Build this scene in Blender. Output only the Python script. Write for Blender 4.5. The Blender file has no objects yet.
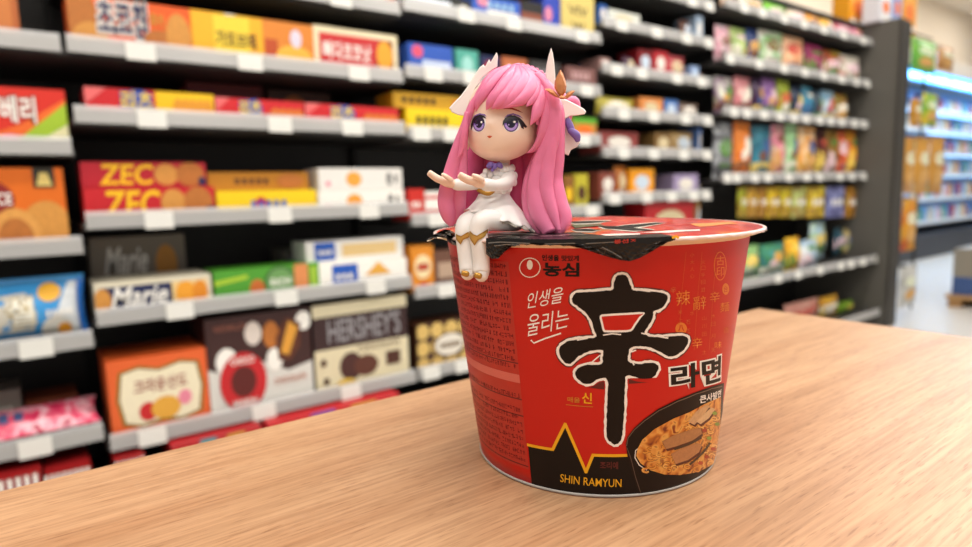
import bpy, bmesh, math, random
from mathutils import Vector, Matrix
from mathutils.geometry import tessellate_polygon
from mathutils.bvhtree import BVHTree
random.seed(7)
PI = math.pi
S = bpy.context.scene
COL = S.collection

# ------------------------------------------------------------------ camera
F, CX, CY = 621.0, 486.0, 273.5
C0 = Vector((0, 0, .1176))
M = Matrix(((0.80325071, -0.09792279, 0.58753674), (-0.59497427, -0.08524485, 0.79921145),
            (-0.02817653, -0.99153641, -0.12673453)))      # columns: camera right, down, forward in world axes
RIGHT, DOWN, FWD = M.col[0].copy(), M.col[1].copy(), M.col[2].copy()
cam_d = bpy.data.cameras.new('camera')
cam_d.sensor_width = 36; cam_d.lens = 36 * F / 972
cam_d.clip_start = .01; cam_d.clip_end = 60
cam_d.dof.use_dof = True; cam_d.dof.focus_distance = .238; cam_d.dof.aperture_fstop = 7.6
cam = bpy.data.objects.new('camera', cam_d); COL.objects.link(cam)
cam.matrix_world = Matrix.Translation(C0) @ Matrix((RIGHT, -DOWN, -FWD)).transposed().to_4x4()
S.camera = cam
S.view_settings.view_transform = 'Standard'
S.view_settings.look = 'None'
S.view_settings.gamma = 1
S.view_settings.use_curve_mapping = False
S.view_settings.exposure = .04

# ------------------------------------------------------------------ world and ceiling lamps
W = bpy.data.worlds.new('world'); S.world = W; W.use_nodes = True
W.node_tree.nodes['Background'].inputs[0].default_value = (1, .96, .92, 1)
W.node_tree.nodes['Background'].inputs[1].default_value = .45
CEIL = 2.6
LAMPS = [(-1.3, -.5), (.1, -.5), (1.5, -.5), (2.9, -.5), (4.3, -.5), (-.6, .85), (.8, .85), (2.2, .85), (3.6, .85), (5.6, 1.3),
         (7.4, 1.3), (9.2, 1.3), (6.8, 2.5), (9.0, 2.5), (11.0, 2.5), (-.6, -1.9), (1.2, -1.9), (3.0, -1.9)]  # rows above the cooler and behind the table are added fill light
for i, (x, y) in enumerate(LAMPS):
    l = bpy.data.lights.new('ceiling_lamp_light', 'AREA'); l.shape = 'RECTANGLE'; l.size = 1.15; l.size_y = .22
    l.energy = 17; l.color = (1, .965, .92)
    o = bpy.data.objects.new('ceiling_lamp_light', l); COL.objects.link(o); o.location = (x, y, CEIL - .045)

# ------------------------------------------------------------------ pixel to place helpers
def ray(x, y):
    return (M @ Vector(((x - CX) / F, (y - CY) / F, 1))).normalized()
def at_y(x, y, Y): d = ray(x, y); return C0 + d * (Y / d.y)
def at_z(x, y, Z): d = ray(x, y); return C0 + d * ((Z - C0.z) / d.z)

# ------------------------------------------------------------------ materials
def lin(h):
    h = h.lstrip('#'); v = [int(h[i:i + 2], 16) / 255 for i in (0, 2, 4)]
    return tuple(((c + .055) / 1.055) ** 2.4 if c > .04045 else c / 12.92 for c in v) + (1,)
MATS = {}
def mat(h, rough=.5, metal=0, var=.06, scale=60, bump=0, coat=0, emit=0, alpha=1, sss=0, trans=0, spec=.5):
    key = (h, rough, metal, var, scale, bump, coat, emit, alpha, sss, trans, spec)
    if key in MATS: return MATS[key]
    m = bpy.data.materials.new('surface_' + h.lstrip('#')); m.use_nodes = True
    nt = m.node_tree; b = nt.nodes['Principled BSDF']
    c = lin(h)
    tc = nt.nodes.new('ShaderNodeTexCoord'); nz = nt.nodes.new('ShaderNodeTexNoise')
    nz.inputs['Scale'].default_value = scale; nz.inputs['Detail'].default_value = 4
    nt.links.new(tc.outputs['Object'], nz.inputs['Vector'])
    mx = nt.nodes.new('ShaderNodeMix'); mx.data_type = 'RGBA'
    mx.inputs[6].default_value = tuple(max(0, v * (1 - var)) for v in c[:3]) + (1,)
    mx.inputs[7].default_value = tuple(min(1, v * (1 + var)) for v in c[:3]) + (1,)
    nt.links.new(nz.outputs['Fac'], mx.inputs[0]); nt.links.new(mx.outputs[2], b.inputs['Base Color'])
    b.inputs['Roughness'].default_value = rough; b.inputs['Metallic'].default_value = metal
    b.inputs['Specular IOR Level'].default_value = spec
    b.inputs['Coat Weight'].default_value = coat; b.inputs['Coat Roughness'].default_value = .12
    if sss: b.inputs['Subsurface Weight'].default_value = sss; b.inputs['Subsurface Radius'].default_value = (.004, .002, .001); b.inputs['Subsurface Scale'].default_value = 1
    if emit:
        b.inputs['Emission Color'].default_value = c; b.inputs['Emission Strength'].default_value = emit
    if alpha < 1: b.inputs['Alpha'].default_value = alpha
    if trans: b.inputs['Transmission Weight'].default_value = trans
    if bump:
        bp = nt.nodes.new('ShaderNodeBump'); bp.inputs['Strength'].default_value = bump; bp.inputs['Distance'].default_value = .001
        nt.links.new(nz.outputs['Fac'], bp.inputs['Height']); nt.links.new(bp.outputs[0], b.inputs['Normal'])
    MATS[key] = m
    return m
def patchy(cols, scale=14, rough=.35, bump=.3, seed=0, coord='Object'):
    """printed film: patches of the given colours with soft edges"""
    key = (tuple(cols), scale, rough, bump, seed)
    if key in MATS: return MATS[key]
    m = bpy.data.materials.new('printed_film'); m.use_nodes = True; nt = m.node_tree; b = nt.nodes['Principled BSDF']
    tc = nt.nodes.new('ShaderNodeTexCoord'); mp = nt.nodes.new('ShaderNodeMapping'); mp.inputs['Location'].default_value = (seed * 3.1, seed * 1.7, seed)
    nz = nt.nodes.new('ShaderNodeTexNoise'); nz.inputs['Scale'].default_value = scale; nz.inputs['Detail'].default_value = 1.5
    nz.inputs['Distortion'].default_value = .6
    cr = nt.nodes.new('ShaderNodeValToRGB'); e = cr.color_ramp; e.elements[0].position = .3; e.elements[0].color = lin(cols[0])
    e.elements[1].position = .72; e.elements[1].color = lin(cols[-1])
    for i, c in enumerate(cols[1:-1]):
        k = e.elements.new(.36 + .32 * (i + .5) / (len(cols) - 2)); k.color = lin(c)
    nt.links.new(tc.outputs[coord], mp.inputs[0]); nt.links.new(mp.outputs[0], nz.inputs['Vector'])
    nt.links.new(nz.outputs['Fac'], cr.inputs[0]); nt.links.new(cr.outputs[0], b.inputs['Base Color'])
    b.inputs['Roughness'].default_value = rough
    if bump:
        n2 = nt.nodes.new('ShaderNodeTexNoise'); n2.inputs['Scale'].default_value = scale * 2
        nt.links.new(tc.outputs['Object'], n2.inputs['Vector'])
        bp = nt.nodes.new('ShaderNodeBump'); bp.inputs['Strength'].default_value = bump; bp.inputs['Distance'].default_value = .01
        nt.links.new(n2.outputs['Fac'], bp.inputs['Height']); nt.links.new(bp.outputs[0], b.inputs['Normal'])
    MATS[key] = m
    return m
def wood():
    m = bpy.data.materials.new('light_oak_laminate'); m.use_nodes = True; nt = m.node_tree; b = nt.nodes['Principled BSDF']
    tc = nt.nodes.new('ShaderNodeTexCoord')
    def noise(scale, loc, det, dist=0):
        mp = nt.nodes.new('ShaderNodeMapping'); mp.inputs['Scale'].default_value = loc
        n = nt.nodes.new('ShaderNodeTexNoise'); n.inputs['Scale'].default_value = scale; n.inputs['Detail'].default_value = det
        n.inputs['Distortion'].default_value = dist
        nt.links.new(tc.outputs['Object'], mp.inputs[0]); nt.links.new(mp.outputs[0], n.inputs['Vector']); return n
    broad = noise(9, (.35, 3.2, 1), 3, .8)
    fine = noise(60, (.35, 9, 1), 5, .2)
    fleck = noise(150, (.55, 6.5, 1), 2)
    r1 = nt.nodes.new('ShaderNodeValToRGB'); r1.color_ramp.elements[0].position = .3; r1.color_ramp.elements[0].color = lin('#b18561')
    r1.color_ramp.elements[1].position = .7; r1.color_ramp.elements[1].color = lin('#c9a17c')
    r2 = nt.nodes.new('ShaderNodeValToRGB'); r2.color_ramp.elements[0].position = .35; r2.color_ramp.elements[0].color = (.70, .64, .6, 1)
    r2.color_ramp.elements[1].position = .62; r2.color_ramp.elements[1].color = (1, 1, 1, 1)
    r3 = nt.nodes.new('ShaderNodeValToRGB'); r3.color_ramp.elements[0].position = .3; r3.color_ramp.elements[0].color = (.5, .38, .3, 1)
    r3.color_ramp.elements[1].position = .42; r3.color_ramp.elements[1].color = (1, 1, 1, 1)
    for n, r in ((broad, r1), (fine, r2), (fleck, r3)): nt.links.new(n.outputs['Fac'], r.inputs[0])
    m1 = nt.nodes.new('ShaderNodeMix'); m1.data_type = 'RGBA'; m1.blend_type = 'MULTIPLY'; m1.inputs[0].default_value = .85
    m2 = nt.nodes.new('ShaderNodeMix'); m2.data_type = 'RGBA'; m2.blend_type = 'MULTIPLY'; m2.inputs[0].default_value = .6
    nt.links.new(r1.outputs[0], m1.inputs[6]); nt.links.new(r2.outputs[0], m1.inputs[7])
    nt.links.new(m1.outputs[2], m2.inputs[6]); nt.links.new(r3.outputs[0], m2.inputs[7])
    nt.links.new(m2.outputs[2], b.inputs['Base Color'])
    b.inputs['Roughness'].default_value = .36
    bp = nt.nodes.new('ShaderNodeBump'); bp.inputs['Strength'].default_value = .15; bp.inputs['Distance'].default_value = .0003
    nt.links.new(fine.outputs['Fac'], bp.inputs['Height']); nt.links.new(bp.outputs[0], b.inputs['Normal'])
    return m

# ------------------------------------------------------------------ mesh builder
class MB:
    def __init__(self): self.v = []; self.f = []; self.m = []; self.s = []; self.mats = []
    def mi(self, m):
        if m not in self.mats: self.mats.append(m)
        return self.mats.index(m)
    def add(self, vs, fs, m, smooth=False):
        n = len(self.v); k = self.mi(m)
        self.v += [tuple(v) for v in vs]
        for f in fs: self.f.append([n + i for i in f]); self.m.append(k); self.s.append(smooth)
        return self
    def box(self, a, b, m, bev=0):
        (x0, y0, z0), (x1, y1, z1) = a, b
        bm = bmesh.new(); bmesh.ops.create_cube(bm, size=1)
        for v in bm.verts: v.co = Vector(((x0 + x1) / 2 + v.co.x * (x1 - x0), (y0 + y1) / 2 + v.co.y * (y1 - y0), (z0 + z1) / 2 + v.co.z * (z1 - z0)))
        if bev: bmesh.ops.bevel(bm, geom=bm.edges[:], offset=bev, segments=2, affect='EDGES')
        bm.verts.index_update()
        self.add([v.co for v in bm.verts], [[v.index for v in f.verts] for f in bm.faces], m); bm.free(); return self
    def prism_x(self, prof, x0, x1, m):
        n = len(prof); vs = [(x0, y, z) for y, z in prof] + [(x1, y, z) for y, z in prof]
        fs = [[i, (i + 1) % n, n + (i + 1) % n, n + i] for i in range(n)] + [list(range(n))[::-1], list(range(n, 2 * n))]
        return self.add(vs, fs, m)
    def lathe(self, prof, m, seg=96, c=(0, 0, 0), smooth=True):
        n = len(prof); vs = []; fs = []
        for i in range(seg):
            a = 2 * PI * i / seg
            vs += [(c[0] + r * math.cos(a), c[1] + r * math.sin(a), c[2] + z) for r, z in prof]
        for i in range(seg):
            j = (i + 1) % seg
            for k in range(n - 1): fs.append([i * n + k, j * n + k, j * n + k + 1, i * n + k + 1])
        return self.add(vs, fs, m, smooth)
    def loft(self, rings, m, caps=True, smooth=True):
        n = len(rings[0]); vs = [p for r in rings for p in r]; fs = []
        for i in range(len(rings) - 1):
            for k in range(n): fs.append([i * n + k, i * n + (k + 1) % n, (i + 1) * n + (k + 1) % n, (i + 1) * n + k])
        if caps: fs += [list(range(n))[::-1], [(len(rings) - 1) * n + k for k in range(n)]]
        return self.add(vs, fs, m, smooth)
    def build(self, name, parent=None, loc=None, mods=()):
        me = bpy.data.meshes.new(name)
        off = Vector(loc) if loc is not None else (Vector(parent.location) if parent is not None else Vector())
        me.from_pydata([Vector(v) - off for v in self.v], [], self.f)
        for m in self.mats: me.materials.append(m)
        me.polygons.foreach_set('material_index', self.m); me.polygons.foreach_set('use_smooth', self.s)
        bm = bmesh.new(); bm.from_mesh(me)
        bm.normal_update(); bm.to_mesh(me); bm.free(); me.update()
        o = bpy.data.objects.new(name, me); COL.objects.link(o)
        if parent is not None: o.parent = parent
        else: o.location = off
        return o
def recalc(o):
    bm = bmesh.new(); bm.from_mesh(o.data); bmesh.ops.recalc_face_normals(bm, faces=bm.faces[:]); bm.to_mesh(o.data); bm.free(); return o
LABELS = {}
def tag(o, label=None, cat=None, group=None, kind=None):
    if label:
        if not 4 <= len(label.split()) <= 16: print('LABEL LENGTH', len(label.split()), label)
        o['label'] = label; LABELS.setdefault(label, []).append(o)
    if cat: o['category'] = cat
    if group: o['group'] = group
    if kind: o['kind'] = kind
    return o
def thing(name, loc, label, cat, group=None):
    o = bpy.data.objects.new(name, None); COL.objects.link(o); o.location = loc; o.empty_display_size = .02
    return tag(o, label, cat, group)

# ------------------------------------------------------------------ flat artwork laid on a surface
TXT = {}
def text_mesh(s, bold=0.0):
    k = (s, bold)
    if k not in TXT:
        c = bpy.data.curves.new('t', 'FONT'); c.body = s; c.offset = bold; c.resolution_u = 3; c.fill_mode = 'FRONT'
        o = bpy.data.objects.new('t', c); COL.objects.link(o); bpy.context.view_layer.update()
        dg = bpy.context.evaluated_depsgraph_get(); me = o.evaluated_get(dg).to_mesh()
        vs = [(v.co.x, v.co.y) for v in me.vertices]; fs = [list(p.vertices) for p in me.polygons]
        o.evaluated_get(dg).to_mesh_clear(); bpy.data.objects.remove(o); bpy.data.curves.remove(c)
        if not vs: vs = [(0, 0), (1, 0), (1, 1)]; fs = [[0, 1, 2]]
        TXT[k] = (vs, fs)
    return TXT[k]
def text_in(s, quad, bold=0.0, ref=None):
    """text fitted to a quad TL TR BR BL"""
    vs, fs = text_mesh(s, bold); rv = text_mesh(s, ref)[0] if ref is not None else vs
    x0 = min(v[0] for v in rv); x1 = max(v[0] for v in rv); y0 = min(v[1] for v in rv); y1 = max(v[1] for v in rv)
    TL, TR, BR, BL = quad; out = []
    for x, y in vs:
        a = (x - x0) / (x1 - x0); b = (y - y0) / max(1e-9, y1 - y0)
        out.append(tuple((BL[i] * (1 - a) + BR[i] * a) * (1 - b) + (TL[i] * (1 - a) + TR[i] * a) * b for i in (0, 1)))
    return out, fs
def poly_fill(loops):
    L = [[Vector((x, y, 0)) for x, y in lp] for lp in loops]
    return [p for lp in loops for p in lp], [list(t) for t in tessellate_polygon(L)]
def ell(cx, cy, rx, ry, n=22, a0=0):
    return [(cx + rx * math.cos(2 * PI * i / n + a0), cy + ry * math.sin(2 * PI * i / n + a0)) for i in range(n)]
def rounded(L, n=4):
    out = []; N = len(L)
    for i in range(N):
        a, b, c, d = L[i - 1], L[i], L[(i + 1) % N], L[(i + 2) % N]
        for k in range(n):
            t = k / n; out.append(tuple(.5 * (2 * q + (r - p) * t + (2 * p - 5 * q + 4 * r - s) * t * t + (-p + 3 * q - 3 * r + s) * t ** 3) for p, q, r, s in zip(a, b, c, d)))
    return out
def stroke(pts, w):
    """a ribbon of width w along a polyline (closed outline)"""
    L, R = [], []
    for i, p in enumerate(pts):
        a = Vector(pts[max(0, i - 1)]); b = Vector(pts[min(len(pts) - 1, i + 1)]); d = (b - a)
        n = Vector((-d.y, d.x)).normalized() * w / 2 if d.length else Vector((0, w / 2))
        L.append((p[0] + n.x, p[1] + n.y)); R.append((p[0] - n.x, p[1] - n.y))
    return L + R[::-1]
def grow(lp, d):
    n = len(lp); area = sum(lp[i][0] * lp[(i + 1) % n][1] - lp[(i + 1) % n][0] * lp[i][1] for i in range(n)); sg = 1 if area > 0 else -1
    out = []
    for i in range(n):
        a, b, c = Vector(lp[i - 1]), Vector(lp[i]), Vector(lp[(i + 1) % n])
        e1 = (b - a).normalized(); e2 = (c - b).normalized()
        n1 = Vector((e1.y, -e1.x)); n2 = Vector((e2.y, -e2.x)); nn = (n1 + n2)
        nn = nn.normalized() if nn.length > .2 else n1
        k = 1 / max(.6, nn.dot(n1)); out.append(tuple(b + nn * d * k * sg))
    return out
def lay(mb, verts, faces, mtl, fmap, cuts=(0, 0), smooth=True):
    """cut a flat drawing into a grid and bend it onto a surface by fmap(u, v)"""
    bm = bmesh.new(); vv = [bm.verts.new((x, y, 0)) for x, y in verts]
    for f in faces:
        try: bm.faces.new([vv[i] for i in f])
        except Exception: pass
    for ax in (0, 1):
        st = cuts[ax]
        if not st: continue
        lo = min(v[ax] for v in verts); hi = max(v[ax] for v in verts); k = math.floor(lo / st) + 1
        while k * st < hi:
            co = Vector((0, 0, 0)); co[ax] = k * st; no = Vector((0, 0, 0)); no[ax] = 1
            bmesh.ops.bisect_plane(bm, geom=bm.verts[:] + bm.edges[:] + bm.faces[:], plane_co=co, plane_no=no, dist=1e-7); k += 1
    bm.verts.index_update()
    P = [fmap(v.co.x, v.co.y) for v in bm.verts]
    fs = [[v.index for v in f.verts] for f in bm.faces if all(P[v.index] is not None for v in f.verts)]
    P = [p if p is not None else (0, 0, 0) for p in P]
    used = sorted({i for f in fs for i in f}); re = {i: n for n, i in enumerate(used)}
    mb.add([P[i] for i in used], [[re[i] for i in f] for f in fs], mtl, smooth); bm.free()
def clip01(vs, fs):
    bm = bmesh.new(); vv = [bm.verts.new((x, y, 0)) for x, y in vs]
    for f in fs:
        try: bm.faces.new([vv[i] for i in f])
        except Exception: pass
    for co, no in (((0, 0, 0), (-1, 0, 0)), ((1, 0, 0), (1, 0, 0)), ((0, 0, 0), (0, -1, 0)), ((0, 1, 0), (0, 1, 0))):
        bmesh.ops.bisect_plane(bm, geom=bm.verts[:] + bm.edges[:] + bm.faces[:], plane_co=co, plane_no=no, clear_outer=True, dist=1e-7)
    bm.verts.index_update(); r = [(v.co.x, v.co.y) for v in bm.verts], [[v.index for v in f.verts] for f in bm.faces]; bm.free(); return r
def draw_art(mb, art, fm, cuts=(0, 0), step=.0003):
    """art in unit square coordinates (0,0 lower left); fm(u, v, off) -> point"""
    for k, it in enumerate(art):
        off = step * (k + 1); t = it[0]; bold = None
        if t == 'r': x0, y0, x1, y1 = it[1:5]; vs, fs = [(x0, y0), (x1, y0), (x1, y1), (x0, y1)], [[0, 1, 2, 3]]
        elif t == 'e': vs = ell(*it[1:5]); fs = [list(range(len(vs)))]
        elif t == 'p': vs, fs = poly_fill([it[1]])
        elif t == 't':
            x0, y0, x1, y1 = it[2:6]; sk = it[7] if len(it) > 7 else 0
            vs, fs = text_in(it[1], ((x0 + sk, y1), (x1 + sk, y1), (x1, y0), (x0, y0)), .02)
        elif t == 'to':      # outlined text: first the border
            x0, y0, x1, y1 = it[2:6]; vs, fs = text_in(it[1], ((x0, y1), (x1, y1), (x1, y0), (x0, y0)), it[7], .02)
        mtl = it[6] if t in ('t', 'to') else it[-1]
        if any(not -.001 <= c <= 1.001 for v in vs for c in v): vs, fs = clip01(vs, fs)
        if not fs: continue
        lay(mb, vs, fs, mtl, lambda u, v, o=off: fm(u, v, o), cuts, smooth=False)

# ------------------------------------------------------------------ room
floor = MB().box((-4, -3.5, -.83), (14, 3.6, -.78), mat('#c9c6c0', .35, var=.05, scale=3)).build('floor'); tag(floor, kind='structure')
wall = MB().box((-4, 3.5, -.83), (14, 3.6, 2.65), mat('#e6d8c4', .8)).build('wall_back'); tag(wall, kind='structure')
wallr = MB().box((14, -3.5, -.83), (14.1, 3.6, 2.65), mat('#d8c9b4', .8)).build('wall_right'); tag(wallr, kind='structure')
ceiling = MB().box((-4, -3.5, CEIL), (14, 3.6, CEIL + .05), mat('#ece4d8', .8)).build('ceiling'); tag(ceiling, kind='structure')

# ------------------------------------------------------------------ table
TAB = wood()
t = thing('table', (-.2, -.1, -.78), 'light oak table with a square corner, standing in front of the snack shelves', 'table')
mb = MB(); mb.box((-1.0, -.75, -.028), (.565, .322, 0), TAB, .0012); mb.build('tabletop', t)
for (x, y) in ((-.92, -.68), (.49, -.68), (-.92, .25), (.49, .25)):
    MB().box((x - .025, y - .025, -.78), (x + .025, y + .025, -.028), mat('#2a2a2a', .5)).build('leg', t)
fm_ = MB()
for a, b in (((-.92, .235, -.1), (.49, .265, -.028)), ((-.92, -.695, -.1), (.49, -.665, -.028)), ((-.935, -.68, -.1), (-.905, .25, -.028)), ((.475, -.68, -.1), (.505, .25, -.028))): fm_.box(a, b, mat('#2a2a2a', .5))
fm_.build('frame', t)

# ------------------------------------------------------------------ shelving
YS = 1.8
M_DARK = mat('#2e2c2a', .6, var=.1, scale=20); M_BLK = mat('#171615', .7)
M_RAIL = mat('#a3a2a0', .24, var=.04, scale=8); M_CLEAR = mat('#e8e8e8', .2, alpha=.45); M_TAG = mat('#d9d8d2', .55, var=.02); M_BOARD = mat('#3a3836', .5)
M_TAGP = mat('#9b9aa0', .6)
def shelf_part(unit, x0, x1, zt, Y, depth, tags, rail_h=.043, big=False):
    """zt: top of the price rail"""
    zb = zt - rail_h; zs = zb + .014
    sh = MB().box((x0, Y + .012, zs - .018), (x1, Y + depth, zs), M_BOARD, .001).build('shelf', unit)
    rl = MB()
    rl.prism_x([(Y, zb + .002), (Y - .012, zb), (Y - .006, zt - .010), (Y - .002, zt - .010), (Y + .012, zs)], x0 + .006, x1 - .006, M_RAIL)
    rl.prism_x([(Y - .006, zt - .010), (Y - .004, zt), (Y - .002, zt), (Y - .002, zt - .010)], x0 + .006, x1 - .006, M_CLEAR)
    ob = rl.build('price_rail', sh); ob.location = -Vector(unit.location) * 0
    # parts under a part: same world frame
    fix(ob, sh)
    for xt in tags:
        xt = min(max(xt, x0 + .04), x1 - .04)
        tw = .033 if not big else .03
        g = MB(); g.add([(xt - tw, Y - .0145, zb - .006), (xt + tw, Y - .0145, zb - .006), (xt + tw, Y - .0085, zt - .006), (xt - tw, Y - .0085, zt - .006),
                         (xt - tw, Y - .0135, zb - .006), (xt + tw, Y - .0135, zb - .006), (xt + tw, Y - .0075, zt - .006), (xt - tw, Y - .0075, zt - .006)],
                        [[0, 1, 2, 3], [7, 6, 5, 4], [0, 3, 7, 4], [1, 5, 6, 2], [0, 4, 5, 1], [3, 2, 6, 7]], M_TAG)
        fix(g.build('price_tag', sh), sh)
    return zs
def fix(o, parent):
    """child of a part: undo the offset of the thing above"""
    root = parent
    while root.parent is not None: root = root.parent
    o.data.transform(Matrix.Translation(Vector(parent.location) - Vector(root.location)))
    return o
ZS = {}
def unit(name_label, x0, x1, Y, depth, ztop, group, shelves, key, upr=True):
    u = thing('shelving_unit', ((x0 + x1) / 2, Y + depth / 2, -.78), name_label, 'shelf', group)
    b = MB().box((x0, Y + depth, -.78), (x1, Y + depth + .03, ztop), M_DARK); b.build('back_panel', u)
    for x in (x0, x1 - .010):
        MB().box((x, Y + depth - .03, -.78), (x + .01, Y + depth, ztop), M_BLK).build('upright', u)
    MB().box((x0, Y + .02, -.78), (x1, Y + depth, -.70), M_BLK).build('base', u)
    for k, (zt, tags, dy) in enumerate(shelves):
        ZS[(key, k)] = shelf_part(u, x0, x1, zt, Y + dy, depth - dy, tags)
    return u
def X(*pxs, Y=1.8, y=200): return [at_y(p, y, Y).x for p in pxs]
def tx(y, *pxs): return X(*pxs, y=y)
unit('dark biscuit shelving bay at the far left, cut off by the photo edge', -.79, .112, YS, .42, 1.35, 'biscuit shelving bays',
     [(.94, [], 0), (.517, [-.3], 0), (.281, [-.2, -.6], 0), (.046, [-.3], 0), (-.186, tx(345, 36) + [-.5], 0), (-.425, tx(435, 34) + [-.5], 0), (-.62, [], -.08)], 1)
unit('dark biscuit shelving bay with the stacked red and yellow snack boxes, left of the figurine', .112, 1.017, YS, .42, 1.35, 'biscuit shelving bays',
     [(.97, [], 0), (.727, tx(10, 340), 0), (.52, tx(60, 141, 249, 357), 0), (.357, tx(125, 152, 279, 351), 0), (.103, tx(215, 158, 279, 368), 0),
      (-.138, tx(295, 178, 285, 375), 0), (-.462, tx(395, 148, 262, 350), 0), (-.62, [], -.08)], 2)
unit('dark biscuit shelving bay directly behind the pink haired figurine', 1.017, 1.927, YS, .42, 1.35, 'biscuit shelving bays',
     [(.97, [], 0), (.745, tx(30, 465, 512, 580), 0), (.54, tx(75, 432, 470, 585), 0), (.347, tx(130, 420, 450, 582), 0), (.064, tx(205, 435, 590), 0),
      (-.18, tx(290, 445), 0), (-.46, tx(370, 462, 430), 0), (-.62, [], -.08)], 3)
unit('dark shelving bay with seven narrow tiers, right of the figurine above the cup lid', 1.927, 2.688, YS, .42, 1.35, 'biscuit shelving bays',
     [(.98, tx(15, 690, 715), 0), (.815, tx(30, 620, 655, 685, 715), 0), (.635, tx(70, 615, 640, 675, 700), 0), (.46, tx(115, 622, 652, 684, 715), 0),
      (.30, tx(150, 622, 652, 682, 718), 0), (.11, tx(190, 613, 645, 670, 692, 711), 0), (-.10, [], 0), (-.35, [], 0), (-.60, [], 0)], 4)
Y5 = 1.75; KK = Y5 / 1.5
PY = 1.596; RX = 4.375
def zk(v): return .1176 + (v - .1176) * KK
GX0 = 2.70; GX1 = 4.262
sn = thing('shelving_unit', (3.5, 2.0, -.78), 'dark snack gondola with tiers of colourful bags and a broad grey end panel', 'shelf', 'biscuit shelving bays')
MB().box((GX0, Y5 + .43, -.78), (GX1, Y5 + .46, zk(.94)), M_DARK).build('back_panel', sn)
ep = MB(); ep.box((GX1, PY, -.78), (RX, Y5 + .48, zk(.945)), mat('#5a5751', .55, var=.06, scale=10), .004); pan = ep.build('end_panel', sn)
post = MB(); post.box((GX1 - .008, PY - .015, -.78), (RX + .004, PY, zk(.93)), mat('#3a3733', .5))
YP = PY - .0165
for k in range(72):
    for xx in (GX1 + .05, GX1 + .09): post.box((xx, YP, -.75 + k * .025), (xx + .012, YP + .002, -.738 + k * .025), M_BLK)
fix(post.build('slotted_post', pan), pan)
MB().box((GX0, Y5 + .01, -.78), (GX1, Y5 + .43, -.72), M_BLK).build('base', sn)
T5 = [X(*r, Y=Y5, y=y) for y, r in ((30, (742, 760, 782, 802, 822, 842, 862)), (75, (728, 757, 782, 803, 822, 840, 855, 866)), (120, (732, 745, 762, 778, 792, 804, 818, 829, 840, 853, 862)),
      (176, (722, 735, 753, 766, 787, 805, 818, 838, 850, 863)), (270, (760, 780, 802, 823, 833, 845, 859, 873)))]
for k, (zt, tg, dy) in enumerate([(.865, T5[0], 0), (.655, T5[1], 0), (.447, T5[2], 0), (.178, T5[3], 0), (-.262, T5[4], -.09), (-.60, [], -.12)]):
    ZS[(5, k)] = shelf_part(sn, GX0, GX1 - .005, max(-.66, zk(zt)), Y5 + dy, .42 - dy, tg, big=True)

# ------------------------------------------------------------------ products
def box_product(w, h, d, base, art, sidec=None, bev=.0012):
    mb = MB(); mb.box((-w / 2, 0, 0), (w / 2, d, h), base, bev)
    fm = lambda u, v, o: (-w / 2 + u * w, -o, v * h)
    draw_art(mb, art, fm, step=.0004)
    return mb
def pouch(w, h, d, base, art, n=10):
    """pillow bag standing on z=0, front facing -y, flat crimped seals above and below"""
    def bulge(u, v):
        a = max(0, 1 - (2 * u - 1) ** 2) ** .6; s = .09
        b = 0 if v < s or v > 1 - s else math.sin(PI * (v - s) / (1 - 2 * s)) ** .55
        return d / 2 * a * b
    def fm(u, v, o):
        b = bulge(u, v); wav = .0018 * math.sin(u * 19 + v * 11) * (b / d * 2)
        nar = 1 - .05 * math.sin(PI * v)
        return ((u - .5) * w * nar, -b - wav - o + 0, v * h)
    def fb(u, v): x, y, z = fm(u, v, 0); return (x, -y + .0015, z)
    mb = MB(); n2 = n + 4
    for f, flip in ((lambda u, v: fm(u, v, 0), 0), (fb, 1)):
        vs = [f(i / n, j / n2) for j in range(n2 + 1) for i in range(n + 1)]
        fs = [[j * (n + 1) + i, j * (n + 1) + i + 1, (j + 1) * (n + 1) + i + 1, (j + 1) * (n + 1) + i] for j in range(n2) for i in range(n)]
        if flip: fs = [q[::-1] for q in fs]
        mb.add(vs, fs, base, True)
    # close the sides
    for u in (0, 1):
        vs = []
        for j in range(n2 + 1): vs += [fm(u, j / n2, 0), fb(u, j / n2)]
        fs = [[2 * j, 2 * j + 1, 2 * j + 3, 2 * j + 2] for j in range(n2)]
        mb.add(vs, fs, base, True)
    draw_art(mb, art, fm, cuts=(.12, .12), step=.0006)
    return mb
NPROD = [0]
def place(mb, name, loc, label, cat, group=None, rz=0, rx=0):
    o = mb.build(name); o.location = loc; o.rotation_euler = (rx, 0, rz); tag(o, label, cat, group); NPROD[0] += 1; return o
BAYX = {1: (-.79, .104), 2: (.12, 1.008), 3: (1.026, 1.918), 4: (1.94, 2.64), 5: (GX0 + .03, GX1 - .022)}
def fit_bay(xa, xb, zs):
    """keep a product between its uprights and under the next tier"""
    xm = (xa + xb) / 2; best = None
    for (b, k), v in ZS.items():
        x0, x1 = BAYX[b]
        if abs(v - zs) < .03 and x0 - .15 <= xm <= x1 + .15:
            e = abs(v - zs) + max(0, x0 - xm, xm - x1) * .3
            if best is None or e < best[0]: best = (e, b, k)
    if best is None: return xa, xb, 9
    _, b, k = best; x0, x1 = BAYX[b]
    top = ZS[(b, k - 1)] - .018 if (b, k - 1) in ZS else (zk(.945) - .02 if b == 5 else 9)
    return max(xa, x0), min(xb, x1), top - zs - .004
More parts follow.
